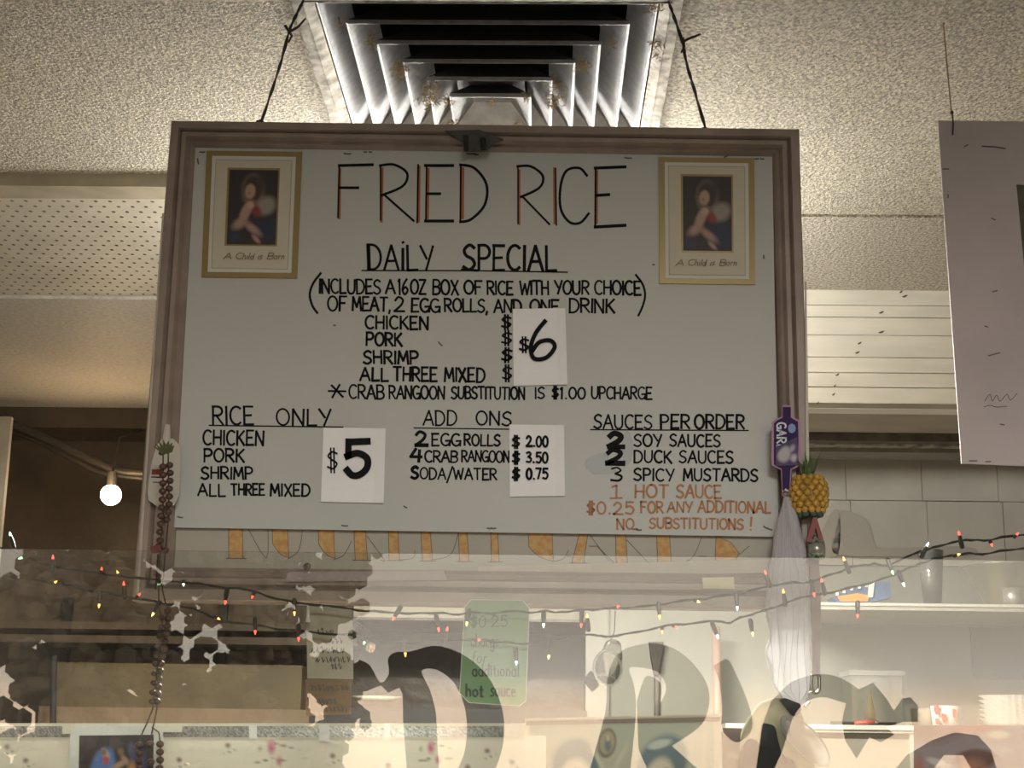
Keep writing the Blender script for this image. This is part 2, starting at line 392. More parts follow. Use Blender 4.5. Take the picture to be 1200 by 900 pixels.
prof = [(3.77, ur+.004), (3.79, ur-.004), (3.9, ur-.002), (4.1, ur+.004), (4.32, P(1030, 507, 4.32).z)]
V = []
for yy, zz in prof: V += [(-.2, yy, zz), (3, yy, zz)]
for yy, zz in reversed(prof): V += [(-.2, yy, zz+.05), (3, yy, zz+.05)]
n = len(prof)*2
g.add(V, [(2*i, 2*i+1, (2*i+3) % n, (2*i+2) % n) for i in range(n//2)]+[tuple(range(0, n, 2)), tuple(range(n-1, 0, -2))])
struct(g.obj('trim_4', m_cove))
def zat(y, D): return P(1030, y, D).z
struct(G().box((-.2, 4.32, zat(517, 4.32)), (3, 4.36, 2.56)).obj('trim_5', m_darktrim))
struct(G().box((-.2, 4.36, zat(522, 4.36)), (3, 4.40, zat(518, 4.36)+.01)).obj('trim_6', mat('pale_strip', (.48, .43, .34), .5, nscale=30, namt=.7)))
struct(G().box((-.2, 4.40, zat(530, 4.4)), (3, 4.5, zat(521, 4.4)+.02)).obj('trim_7', mat('olive_trim', (.2, .18, .13), .4, nscale=20, namt=.3)))
g = G(); g.box((xl+.06, 4.62, zat(534, 4.62)), (3, 4.7, 2.6)); struct(g.obj('trim_8', m_cove))

# customer-side partition: half wall carrying the glass
struct(G().box((-3, 2.06, 0), (3, 2.24, 1.3)).obj('wall_partition', mat('partition_paint', (.45, .4, .33), .6)))
GT = P(600, 650, 2.10).z
glass = struct(G().box((-3, 2.098, 1.3), (3, 2.102, GT)).obj('window_1', m_glass))
# left kitchen post at frame edge
struct(G().box((P(-16, 600, 4.4).x, 4.4, 0), (P(3, 600, 4.4).x, 4.42, P(4, 488, 4.4).z)).obj('trim_10', m_cove))

# street side of the lobby: shop window behind the camera, seen mirrored in the partition glass
SY = -1.8
g = G()
for a, b in [((-3, SY-.1, 0), (3, SY, .6)), ((-3, SY-.1, 2.42), (3, SY, 2.85)), ((-3, SY-.1, .6), (-2.3, SY, 2.42)), ((2.3, SY-.1, .6), (3, SY, 2.42))]: g.box(a, b)
struct(g.obj('wall_front', m_lobby))
wf = struct(G().box((-2.3, SY-.06, .6), (-2.25, SY-.02, 2.42)).box((2.25, SY-.06, .6), (2.3, SY-.02, 2.42)).box((-2.3, SY-.06, .6), (2.3, SY-.02, .64)).box((-2.3, SY-.06, 2.38), (2.3, SY-.02, 2.42)).obj('window_2', m_darktrim))
struct(G().box((-2.25, SY-.042, .64), (2.25, SY-.038, 2.38)).obj('window_3', glassy('street_glass', (.97, .98, .97), .04)))
struct(G().box((-40, -60, -.15), (40, SY-.1, -.05)).obj('ground', mat('asphalt', (.10, .09, .08), .8, nscale=2, namt=.2)))
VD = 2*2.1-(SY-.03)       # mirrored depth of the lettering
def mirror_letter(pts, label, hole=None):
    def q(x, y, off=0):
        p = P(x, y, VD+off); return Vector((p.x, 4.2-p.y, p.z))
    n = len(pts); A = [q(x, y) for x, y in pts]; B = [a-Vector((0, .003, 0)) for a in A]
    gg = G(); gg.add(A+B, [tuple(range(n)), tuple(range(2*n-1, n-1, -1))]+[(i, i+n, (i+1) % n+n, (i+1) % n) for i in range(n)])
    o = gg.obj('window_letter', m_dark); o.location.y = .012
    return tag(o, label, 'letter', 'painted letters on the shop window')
mirror_letter([(250, 814), (300, 792), (345, 776), (362, 772), (352, 800), (357, 850), (352, 905), (322, 905), (330, 850), (331, 826), (308, 806), (318, 797), (285, 815), (288, 850), (285, 905), (262, 905), (256, 850)], 'dark painted stroke of lettering, leftmost in the glass reflection')
mirror_letter(smoothpts([(421, 773), (434, 780), (446, 800), (456, 790), (455, 772), (465, 764), (480, 764), (508, 757), (534, 763), (558, 778), (576, 799), (587, 825), (591, 850), (588, 880), (575, 915)], 3)
              + smoothpts([(530, 915), (545, 880), (547, 845), (544, 826), (536, 806), (524, 792), (508, 784), (494, 787), (503, 806), (510, 830), (512, 850), (515, 915)], 3)
              + [(478, 915), (473, 850), (472, 813), (468, 806), (455, 812), (447, 803), (430, 810), (423, 810)], 'black painted arched letter reflected behind the green card')
mirror_letter(smoothpts([(690, 905), (700, 870), (710, 830), (711, 800), (718, 775), (730, 762), (747, 756), (767, 754), (787, 759), (804, 770), (818, 785), (828, 802), (831, 820), (827, 840), (818, 853), (800, 866), (787, 874)], 3)
              + [(805, 890), (822, 905), (760, 905), (748, 878)] + [(747, 850), (746, 822)] + smoothpts([(752, 802), (758, 792), (770, 797), (775, 806), (773, 825)], 3)
              + smoothpts([(779, 814), (780, 802), (771, 788), (754, 783), (737, 783), (742, 800), (745, 822), (744, 850), (738, 905)], 3), 'grey painted bowl of a script letter reflected right of the plastic cup')
mirror_letter(smoothpts([(836, 780), (843, 776), (853, 773), (862, 790), (873, 815), (881, 842), (878, 860), (862, 870), (846, 855), (846, 830), (843, 800)], 3), 'slanted painted letter stroke reflected left of the net bag')
mirror_letter(smoothpts([(903, 822), (913, 812), (926, 800), (944, 793), (963, 790), (980, 793), (993, 799)], 3)+[(1006, 808), (1022, 800), (1036, 816), (1047, 833), (1056, 819), (1066, 817), (1075, 827), (1075, 846), (1058, 846), (1038, 852), (1047, 861), (1031, 870), (1018, 864), (1003, 889), (990, 868), (986, 845), (991, 824)]
              + smoothpts([(980, 821), (965, 817), (949, 820), (936, 830), (925, 850), (918, 875), (905, 905)], 3)+[(885, 905), (893, 850)], 'wide curved painted letter reflected in front of the clear container')
mirror_letter([(1045, 905), (1062, 885), (1090, 868), (1118, 858), (1145, 862), (1160, 878), (1168, 905), (1140, 905), (1128, 885), (1105, 885), (1090, 905)], 'curved painted stroke reflected low at the right')
# street trees
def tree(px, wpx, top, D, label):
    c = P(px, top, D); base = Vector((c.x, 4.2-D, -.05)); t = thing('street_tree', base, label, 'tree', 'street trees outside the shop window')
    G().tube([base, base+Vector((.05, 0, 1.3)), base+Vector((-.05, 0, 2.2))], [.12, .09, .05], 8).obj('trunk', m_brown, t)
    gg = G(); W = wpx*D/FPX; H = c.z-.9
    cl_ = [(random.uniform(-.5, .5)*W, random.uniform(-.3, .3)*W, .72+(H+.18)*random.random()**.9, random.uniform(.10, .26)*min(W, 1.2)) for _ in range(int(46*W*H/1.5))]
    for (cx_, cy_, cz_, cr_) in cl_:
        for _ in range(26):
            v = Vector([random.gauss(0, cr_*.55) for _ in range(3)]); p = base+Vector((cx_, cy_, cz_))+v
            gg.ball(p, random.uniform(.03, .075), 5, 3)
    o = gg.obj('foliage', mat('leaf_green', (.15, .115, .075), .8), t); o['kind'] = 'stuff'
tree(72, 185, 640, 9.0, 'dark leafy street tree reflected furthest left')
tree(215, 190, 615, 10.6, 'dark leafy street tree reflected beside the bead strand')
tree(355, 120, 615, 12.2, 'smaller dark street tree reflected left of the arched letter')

# ------------------------------------------------------------------ ceiling vent
vent = thing('ceiling_vent', (VCX, VC.y, CZ), 'square steel ceiling diffuser with stepped louvers and dust clumps above the sign', 'vent')
def ring(name, a0, z0_, a1, z1_, m, t=.0015, hem=0):
    gg = G(); c = VC
    for k in range(4):
        an = k*math.pi/2
        def R(x, y, z): return Vector((c.x+x*math.cos(an)-y*math.sin(an), c.y+x*math.sin(an)+y*math.cos(an), z))
        q0 = [R(-a0, -a0, z0_), R(a0, -a0, z0_), R(a1, -a1, z1_), R(-a1, -a1, z1_)]
        q1 = [v+(R(0, 1, 0)-R(0, 0, 0))*t for v in q0]
        gg.hexa(q0, q1)
        if hem:
            h0 = [R(-a0-hem, -a0-hem, z0_-.001), R(a0+hem, -a0-hem, z0_-.001), R(a0, -a0, z0_), R(-a0, -a0, z0_)]
            h1 = [v+Vector((0, 0, .006)) for v in h0]; gg.hexa(h0, h1)
            h0 = [R(-a0, -a0, z0_-.001), R(a0, -a0, z0_-.001), R(a0-.0015, -a0+.0015, z0_-.001), R(-a0+.0015, -a0+.0015, z0_-.001)]
            h1 = [v+Vector((0, 0, .003)) for v in h0]; gg.hexa(h0, h1)
    return gg.obj(name, m, vent)
LV = [(.269, 1.150), (.226, 1.136), (.1815, 1.122), (.141, 1.108), (.103, 1.094), (.067, 1.080)]
for i, (a, hh) in enumerate(LV):
    ring('louver', a, CAM_Z+hh-.002, a-.040, CAM_Z+hh+.040, m_steel, hem=.0025)
    ring('louver_shade', a+.0006, CAM_Z+hh+.004, a-.040+.0006, CAM_Z+hh+.0402, m_louver_shade, t=-.0006)  # thin dark skin, paints the unlit outer faces of the louvers
g = G(); a = .058; zz = CAM_Z+1.112
g.box((VCX-a, VC.y-a, zz), (VCX+a, VC.y+a, zz+.002)); g.obj('centre_plate', m_steel, vent)
ring('outer_frame', .292, CZ-.014, .276, CZ-.005, m_steel_dirty, t=.002, hem=.016)
g = G(); a = .30
g.box((VCX-a, VC.y-a, CZ+.02), (VCX-a+.004, VC.y+a, CZ+.25)).box((VCX+a-.004, VC.y-a, CZ+.02), (VCX+a, VC.y+a, CZ+.25)).box((VCX-a, VC.y-a, CZ+.02), (VCX+a, VC.y-a+.004, CZ+.25)).box((VCX-a, VC.y+a-.004, CZ+.02), (VCX+a, VC.y+a, CZ+.25)).box((VCX-a, VC.y-a, CZ+.246), (VCX+a, VC.y+a, CZ+.25))
g.obj('duct', m_dark, vent)
g = G()
for px, py, hh, n_, sp in [(435, 50, 1.122, 50, .008), (470, 78, 1.108, 90, .011), (468, 85, 1.105, 40, .012), (505, 100, 1.094, 90, .012), (503, 115, 1.09, 110, .014), (525, 118, 1.08, 30, .008), (532, 143, 1.08, 40, .008), (682, 76, 1.108, 60, .009), (652, 100, 1.094, 60, .010), (650, 118, 1.09, 80, .012), (617, 113, 1.08, 30, .006), (577, 119, 1.08, 14, .004), (716, 50, 1.122, 20, .006), (772, 50, 1.15, 60, .012), (775, 62, 1.15, 50, .010), (765, 5, 1.15, 50, .014), (607, 147, 1.08, 20, .007), (398, 28, 1.136, 14, .005)]:
    c = PZ(px, py, CAM_Z+hh-.003)
    for _ in range(n_):
        a = c+Vector([random.gauss(0, sp*.55) for _ in range(3)]); d = Vector([random.gauss(0, 1) for _ in range(3)]).normalized()
        d2 = Vector([random.gauss(0, 1) for _ in range(3)]).normalized(); l = random.uniform(.003, .007)
        g.tube([a, a+d*l, a+(d+d2*.7)*l*1.5], random.uniform(.0003, .0009), 3, caps=False)
o = g.obj('lint', m_lint, vent); o['kind'] = 'stuff'

# added fill lamp, unseen behind the camera, to brighten the sign front
ll = thing('added_fill_lamp', (.3, -.7, CZ), 'added square fill lamp over the customer side, unseen behind the viewer', 'lamp')
G().box((-.02, -1.02, 2.70), (.62, -.38, CZ)).obj('housing', m_wood_w, ll)
G().box((.0, -1.0, 2.675), (.6, -.4, 2.70)).obj('diffuser', mat('fill_lamp_glow', (1, 1, 1), .5, emit=(1, .96, .9), estr=3), ll)
# kitchen lamp (fluorescent housing behind the sign)
LX, LY, LZ = -.12, 3.2, 2.46
fx = thing('fluorescent_lamp', (LX, LY, LZ), 'long white fluorescent ceiling lamp hidden behind the menu sign', 'lamp')
G().box((LX-.42, LY-.04, LZ+.02), (LX+.42, LY+.04, LZ+.05)).obj('housing', m_wood_w, fx)
mt = mat('tube_glow', (1, 1, 1), .5, emit=(1, .96, .88), estr=54)
for s_ in (-1, 1): G().tube([(LX-.4, LY+s_*.03, LZ), (LX+.4, LY+s_*.03, LZ)], .013, 8).obj('tube', mt, fx)
for s_ in (-.3, .3): G().tube([(LX+s_, LY, LZ+.05), (LX+s_, LY, CZ)], .003, 5).obj('rod', m_wire, fx)
area('kitchen_lamp_down', (LX, LY, LZ-.02), (0, 0, 0), .8, .12, K_DOWN, (1, .96, .88))
area('kitchen_lamp_up', (LX, LY, LZ+.055), (math.pi, 0, 0), .8, .25, K_UP, (1, .96, .88))

# bare bulb in the back room, left
bc = P(130, 580, 4.92)
bl = thing('light_bulb', bc, 'glowing bare warm light bulb in the dark back room at the left', 'bulb')
G().ball(bc, .034, 16, 10).obj('globe', mat('bulb_glow', (1, .8, .5), .5, emit=(1, .72, .38), estr=14), bl, True)
G().tube([bc+Vector((0, 0, .03)), bc+Vector((0, 0, .075))], .016, 10).obj('socket', m_dark, bl)
G().tube([bc+Vector((0, 0, .07)), bc+Vector((.0, .05, .2)), Vector((bc.x, 5.3, 2.68))], .004, 6).obj('cord', m_wire, bl)
l = bpy.data.lights.new('bulb_light', 'POINT'); l.energy = BULB_W; l.color = (1, .66, .36); l.shadow_soft_size = .04
o = bpy.data.objects.new('bulb_light', l); o.location = bc+Vector((0, -.06, 0)); COL.objects.link(o)
for k, (pp, rr) in enumerate([([(-40, 470), (0, 490), (60, 517), (110, 540), (150, 553), (240, 557)], .014), ([(-40, 488), (30, 510), (90, 540), (130, 556), (240, 566)], .011)]):
    o = G().tube([P(x, y, 5.0+.04*k) for x, y in smoothpts(pp, 4)], rr, 8).obj('conduit', mat('conduit_dark', (.035, .03, .024), .5, nscale=20, namt=.3), smooth=True)
    tag(o, ['thicker dark conduit slanting under the back room ceiling', 'thinner dark conduit running below the thicker conduit'][k], 'pipe')
# back room furniture, left
sh = thing('back_shelf', P(120, 740, 5.1), 'dark wooden wall shelf with two boards in the back room', 'shelf')
for y in (731, 747):
    a = P(-30, y, 5.1); b = P(420, y, 5.1)
    G().box((a.x, 5.1, a.z-.012), (b.x, 5.45, a.z+.012)).obj('board', m_brown, sh)
a = P(40, 700, 5.1)
for x in (.0, .55): G().box((a.x+x, 5.42, a.z-.2), (a.x+x+.03, 5.45, a.z+.03)).obj('bracket', m_dark, sh)
cb = thing('storage_cabinet', Vector((P(200, 840, 5.0).x, 5.2, 0)), 'low olive brown cabinet against the dark back room wall', 'cabinet')
a = P(62, 776, 5.0); b = P(352, 832, 5.0); m_ol = mat('olive_brown', (.16, .12, .06), .45, nscale=5, namt=.3)
G().box((a.x, 5.0, b.z), (b.x, 5.4, a.z)).obj('body', m_ol, cb)
G().box((a.x-.02, 4.96, b.z-.055), (b.x+.3, 5.42, b.z)).obj('base_board', mat('tan_base', (.30, .21, .13), .5, nscale=8, namt=.2), cb)
G().box((a.x, 5.02, 0), (b.x, 5.4, b.z-.055)).obj('plinth', m_brown, cb)
G().tube([P(63, 768, 4.9), P(62, 850, 4.9), (P(62, 850, 4.9).x, 4.9, 0)], .011, 8).obj('pipe', m_dark)
tag(bpy.data.objects['pipe'], 'thin dark upright pipe in front of the olive cabinet', 'pipe')

# ------------------------------------------------------------------ framed sign
FO = [(203, 145), (935, 155), (951, 716), (157.5, 705)]
FI = [(229, 172), (905, 183), (919, 672), (201, 664)]
fs = thing('framed_sign', P(560, 710, 2.235), 'large mauve-brown wooden picture frame hanging under the ceiling vent', 'frame')
prof = [(0, 2.245), (0, 2.208), (.06, 2.203), (.34, 2.203), (.42, 2.212), (.50, 2.206), (.66, 2.206), (.74, 2.218), (.86, 2.216), (1, 2.230), (1, 2.245)]
for s_ in range(4):
    g = G(); V = []
    for t, D in prof:
        for c in (s_, (s_+1) % 4):
            V.append(P(lerp(FO[c][0], FI[c][0], t), lerp(FO[c][1], FI[c][1], t), 2.22) * 1 + Vector((0, D-2.22, 0)))
    n = len(prof)
    g.add(V, [(2*i, 2*i+1, 2*i+3, 2*i+2) for i in range(n-1)]); g.obj('rail', m_frame, fs)
ob = thing('old_board', P(560, 690, 2.24), 'older cream board with orange serif letters, mostly covered by the menu board', 'sign board')
sheet('panel', [(228, 171), (907, 182), (922, 674), (199, 666)], 2.237, .006, m_oldboard, ob)
D1 = 2.2362
def yl(x): return 654+(x-268)*.0135
g = G(); gp = G()
for xa, xb, lean in [(268, 285, 0), (414.5, 429, .6), (455, 467, .4), (493, 505, .6), (537, 548, .5), (575, 584, .3), (670, 689, -1), (721, 734, .4), (769, 785, .6)]:
    yb_ = yl(xa)
    if lean == -1: q = [(681, 618), (690, 618), (684, yb_), (670, yb_)]
    else: q = [(xa, 618), (xb-1, 618), (xb+lean*3, yb_), (xa+lean*3, yb_)]
    fp_ = G(); fp_.prism(q, D1, D1+.0003); fp_.obj('letter', m_bamboo, ob)
    for e_ in ((q[0], q[3]), (q[1], q[2])): ribbon(gp, [e_[0], e_[1]], .7, D1-.0002)
    ribbon(gp, [(q[3][0]-3, yb_+.4), (q[2][0]+4, yb_+.4)], .8, D1-.0002)
for xa, xb, fl in [(319, 337, 0), (373, 391, 0), (619, 647, 0)]:
    yb_ = yl(xa)-1
    q = [(xa, 616), (xb, 616), (xb+1, yb_-8), (xb+2, yb_)] + [(lerp(xb, xa, k/5)+1-k*.1, yb_-1-(k/5)**2.2*16) for k in range(1, 6)]
    fp_ = G(); fp_.prism(q, D1, D1+.0003); fp_.obj('letter', m_bamboo, ob); ribbon(gp, q+[q[0]], .6, D1-.0002)
q = [(839, 628), (857, 636), (866, 648), (862, 658), (846, 664), (838, 662)]
fp_ = G(); fp_.prism(q, D1, D1+.0003); fp_.obj('letter', m_bamboo, ob); ribbon(gp, q+[q[0]], .6, D1-.0002)
for pts in [[(290, 618), (312, 654), (314, 618)], [(337, 655), (350, 645), (355, 618)], [(391, 656), (403, 650), (412, 634)], [(430, 628), (450, 656), (446, 656)], [(467, 656), (484, 654), (486, 645)], [(505, 656), (528, 650), (537, 625)],
            [(647, 658), (660, 655), (666, 645)], [(664, 652), (670, 652)], [(690, 625), (714, 658)], [(700, 640), (720, 660)], [(734, 632), (760, 660)], [(786, 660), (810, 655), (822, 630)], [(818, 652), (828, 652)], [(866, 650), (878, 640)], [(690, 640), (700, 640)]]:
    ribbon(gp, smoothpts(pts, 4), .7, D1-.0002)
gp.obj('letter_outline', m_pencil, ob)['kind'] = 'stuff'
# long mauve paper strip / pale slip under the old board
o = sheet('paper_strip', [(338, 670), (520, 669), (524, 680), (334, 682)], 2.2015, .0006, mat('lilac_paper', (.38, .31, .30), .7, nscale=40, namt=.1)); tag(o, 'lilac paper strip stuck along the bottom rail of the frame', 'paper')
o = sheet('paper_strip', [(560, 664), (918, 655), (921, 671), (700, 675), (560, 672)], 2.229, .0006, mat('cream_paper', (.55, .49, .40), .7, nscale=40, namt=.08)); tag(o, 'thin cream paper slip tucked above the bottom rail of the frame', 'paper')
o = sheet('tape_piece', [(823, 677), (860, 676), (861, 690), (824, 690)], 2.2012, .0004, mat('yellow_tape', (.60, .54, .30), .4)); tag(o, 'short yellowed tape piece on the bottom rail of the frame', 'tape')
g = G(); c = P(360, 664, 2.195); g.lathe(c, [(.0001, .004), (.004, .004), (.0055, .001), (.0045, -.002), (.0015, -.004), (.001, -.016)], 14, Vector((0, -1, 0)))
o = g.obj('push_pin', mat('pin_brown', (.16, .12, .09), .35), smooth=True); tag(o, 'round brown push pin below the orange letters', 'pin')
# edging strips; the left one paints the lit frame edge as a pale line
m_pale_edge = mat('pale_edge', (.62, .55, .46), .25, alpha=.75)
for q, lb in (([(190, 250), (192, 250), (162.5, 700), (159.5, 700)], 'thin painted highlight along the left edge of the frame'), ([(943.2, 330), (945, 330), (948.5, 545), (944.5, 545)], 'thin pale strip along the right edge of the frame')):
    o = sheet('edge_strip', q, 2.198, .004, m_pale_edge); tag(o, lb, 'strip')
# clip at the top
cl = thing('metal_clip', P(556, 165, 2.2), 'dark tarnished metal clip at the middle of the frame top', 'clip')
m_clip = mat('tarnished_metal', (.09, .09, .075), .4, metal=.7, nscale=60, namt=.4)
sheet('plate', [(521, 153), (562, 152), (590, 163), (577, 168), (572, 176), (545, 177), (541, 166)], 2.194, .004, m_clip, cl)
G().tube([P(546, 160, 2.19), P(546, 176, 2.186)], .004, 8).tube([P(566, 162, 2.19), P(567, 174, 2.186)], .004, 8).obj('jaw', m_dark, cl)

# ------------------------------------------------------------------ white menu board
DB = 2.226
mb = thing('menu_board', P(560, 622, DB), 'white handwritten fried rice menu board inside the mauve-brown frame', 'menu board')
sheet('panel', [(229, 173), (905, 183.5), (912.5, 629), (204, 618)], DB, .004, m_board, mb)
DT = DB-.0005
def line(words, w, m=m_ink, name='lettering', jit=.35, **k):
    g = G()
    for a in words: word(g, *a, w=w, D=DT, jit=jit, **k)
    return g.obj(name, m, mb)
# title: black letters over red stems
g = G(); r = G()
def seg(g, pts, w): ribbon(g, pts, w, DT)
def stem(pts, w): q_ = G(); ribbon(q_, pts, w, DT+.0002); q_.obj('letter_stem', m_red, mb)
def curve(g, pts, w): ribbon(g, smoothpts(pts, 6), w, DT)
seg(g, [(397, 194), (437, 193)], 3.4); seg(g, [(398, 220), (420, 220)], 3.2); seg(g, [(397.5, 196), (396, 255)], 2)
stem([(398.5, 198), (397.5, 256)], 3)
seg(g, [(446, 195), (446, 258)], 2); curve(g, [(445, 194), (462, 193), (477, 203), (472, 218), (447, 229)], 3); seg(g, [(450, 228), (485, 259)], 2.6); stem([(448, 197), (447, 260)], 3)
seg(g, [(490, 193), (489, 261)], 2.2); stem([(491.5, 195), (491, 260)], 2.6)
seg(g, [(498, 194), (531, 194)], 3.6); seg(g, [(500, 227), (516, 227)], 3.2); seg(g, [(498, 259), (531, 259)], 3.6); seg(g, [(500, 194), (499, 259)], 2); stem([(502, 198), (501, 256)], 3)
curve(g, [(539, 193), (556, 197), (570, 216), (568, 240), (552, 257), (539, 260)], 3.2); seg(g, [(540, 194), (539.5, 260)], 2.2); stem([(542.5, 197), (542, 256)], 3.2)
seg(g, [(607, 196), (607, 262)], 1.8); curve(g, [(606, 195), (622, 195), (636, 206), (632, 220), (610, 231)], 3); seg(g, [(612, 230), (644, 263)], 2.4); stem([(608.5, 199), (608.5, 263)], 2.6)
seg(g, [(651, 197), (652, 264)], 1.8); stem([(649.5, 197), (650, 262)], 2.8)
curve(g, [(688, 206), (679, 197), (664, 200), (657, 218), (657, 244), (667, 260), (680, 261), (690, 250)], 3); 
seg(g, [(697, 197), (733, 195.5)], 3.6); seg(g, [(699, 229), (714, 228)], 3.6); seg(g, [(697, 266), (733, 264)], 3.8); seg(g, [(698, 198), (697.5, 266)], 2.2); stem([(700, 200), (699.5, 262)], 2)
g.obj('lettering', m_ink, mb)
g = G()
word(g, 'DAiLY', 431, 507, 287, 316, 2.6, DT); word(g, 'SPECIAL', 543, 652, 287, 316, 2.8, DT)
seg(g, [(431.5, 287), (432.5, 316)], 4.5); seg(g, [(541, 316), (560, 317)], 3); seg(g, [(424, 317), (560, 317.2), (665, 319)], 1.6)
g.obj('lettering', m_ink, mb)
g = G()
curve(g, [(376, 320), (367, 332), (363, 345), (366, 358), (372, 367)], 2.8); curve(g, [(745, 322), (753, 333), (756, 346), (753, 359), (748, 370)], 2.6)
for a in [('INCLUDES', 374, 446, 327, 343.5), ('A', 452, 463, 328, 344), ('16', 467, 478, 327, 345), ('OZ', 481, 499, 328, 344.5), ('BOX', 507, 537, 328, 345), ('OF', 544, 565, 329, 344.5), ('RICE', 571, 601, 329.5, 345), ('WITH', 609, 643, 329, 345), ('YOUR', 650, 690, 329, 344.5), ('CHOICE', 697, 751, 329, 345)]:
    word(g, *a, 2.1, DT, gap=.16)
g.obj('lettering', m_ink, mb)
g = G()
for a in [('OF', 384, 406, 347, 364), ('MEAT,', 413, 458, 348, 364), ('2', 462, 474, 348, 365), ('EGG', 482, 515, 350, 365.5), ('ROLLS,', 521, 572, 350, 365), ('AND', 579, 611, 351, 366), ('ONE', 621, 655, 351, 366), ('DRINK', 667, 720, 350, 366)]:
    word(g, *a, 2.1, DT, gap=.16)
g.obj('lettering', m_ink, mb)
line([('CHICKEN', 428, 502, 370, 385)], 2.1); line([('PORK', 429, 471, 390, 405)], 2.2); line([('SHRIMP', 426, 490, 411, 426)], 2.2)
line([('ALL', 422, 455, 431, 446), ('THREE', 461, 512, 430, 446), ('MIXED', 521, 568, 431, 447)], 2.3)
line([('$', 588, 599, 370, 385), ('$', 588, 600, 389, 404), ('$', 588, 600, 409, 424), ('$', 589, 600, 429, 446)], 2)
line([('*', 385, 404, 450, 467), ('CRAB', 409, 450, 451, 467), ('RANGOON', 456, 521, 452, 467), ('SUBSTITUTION', 529, 615, 453, 467), ('IS', 627, 638, 454, 467), ('$1.00', 647, 686, 454, 467), ('UPCHARGE', 693, 764, 453, 467)], 1.9, gap=.16)
g = G(); word(g, 'RICE', 249, 297, 476, 497, 2, DT); word(g, 'ONLY', 324, 387, 479, 498, 2, DT); seg(g, [(245, 498.5), (402, 500.5)], 1.6); g.obj('lettering', m_ink, mb)
line([('CHICKEN', 238, 309, 504, 521)], 2.1); line([('PORK', 239, 286, 526, 541)], 2.1); line([('SHRIMP', 236, 296, 547, 561)], 2.1)
line([('ALL', 232, 264, 567, 581), ('THREE', 271, 310, 567, 580), ('MIXED', 317, 363, 567, 581)], 2)
g = G(); word(g, 'ADD', 496, 535, 481, 498, 1.9, DT); word(g, 'ONS', 558, 599, 482, 498, 1.9, DT); seg(g, [(485, 501.5), (599, 503)], 1.4); g.obj('lettering', m_ink, mb)
line([('EGG', 506, 539, 508, 522), ('ROLLS', 544, 586, 509, 522)], 1.9); line([('CRAB', 498, 536, 528, 541), ('RANGOON', 541, 597, 528, 541)], 1.9, gap=.14)
line([('SODA/WATER', 483, 582, 548, 561)], 1.9); line([('2', 487, 501, 506, 522), ('4', 481, 494, 526, 541)], 3.4); line([('S', 482, 490, 547, 561)], 2.6)
g = G(); word(g, 'SAUCES', 696, 764, 486, 502, 2, DT); word(g, 'PER', 774, 808, 486, 502, 2.2, DT); word(g, 'ORDER', 814, 872, 486, 502, 2.2, DT); seg(g, [(692, 503.5), (877, 504.5)], 1.5); g.obj('lettering', m_ink, mb)
line([('2', 713, 731, 508, 524)], 5); line([('2', 711, 731, 527, 543)], 5)
line([('SOY', 743, 775, 509, 523), ('SAUCES', 785, 844, 509, 523)], 2); line([('DUCK', 743, 787, 528, 542), ('SAUCES', 796, 859, 528, 542)], 2)
line([('3', 716, 729, 548, 564), ('SPICY', 743, 789, 549, 563), ('MUSTARDS', 801, 888, 549, 563)], 2)
line([('1', 717, 727, 569, 583), ('HOT', 744, 783, 568, 583), ('SAUCE', 793, 845, 568, 583)], 2, m_orange)['label'] = 'orange hot sauce lettering'
g = G(); seg(g, [(715, 584), (729, 583.5)], 2); 
for a in [('$0.25', 688, 743, 588, 602), ('FOR', 751, 777, 588, 601), ('ANY', 782, 811, 588, 600), ('ADDITIONAL', 818, 903, 587, 600)]: word(g, *a, 2, DT)
for a in [('NO.', 723, 747, 608, 620), ('SUBSTITUTIONS', 761, 871, 607, 619), ('!', 879, 882, 606, 621)]: word(g, *a, 2, DT)
g.obj('lettering', m_orange, mb)['label'] = 'orange extra charge lettering'
# erased smear and scuffs on the board
g = G()
pts = [(704+17*math.cos(a)+4*math.sin(3*a), 546+13*math.sin(a)+3*math.cos(2*a)) for a in [i*math.pi/10 for i in range(20)]]
g.prism(pts, DB-.0002, DB-.0001); pts = [(735+7*math.cos(a), 525+20*math.sin(a)) for a in [i*math.pi/8 for i in range(16)]]; g.prism(pts, DB-.0002, DB-.0001)
g.obj('smear', mat('erased_smear', (.56, .59, .58), .4, alpha=.55), mb)
g = G()
for x, y, a, l in [(232, 189, 80, 6), (237, 178, 0, 6), (407, 180, 2, 8), (428, 178, 0, 3), (434, 178, 0, 3), (552, 180, 0, 10), (558, 181, 3, 5), (736, 185, 5, 8), (885, 186, 0, 8), (893, 186, 8, 4), (211, 606, 10, 6), (404, 616, 4, 7), (574, 619, 0, 6), (578, 619, 0, 6), (744, 620, 0, 7), (749, 621, 0, 5), (902, 620, 20, 6), (897, 618, 35, 5), (895, 301, 85, 4), (392, 381, 0, 2), (516, 403, 45, 6), (766, 310, 0, 2), (851, 183, -30, 5), (475, 594, 30, 4)]:
    ca, sa = math.cos(math.radians(a)), math.sin(math.radians(a))
    ribbon(g, [(x-ca*l/2, y-sa*l/2), (x, y+.4), (x+ca*l/2, y+sa*l/2)], 1.8, DT)
g.obj('scuff', mat('scuff_grey', (.12, .12, .10), .6), mb)['kind'] = 'stuff'

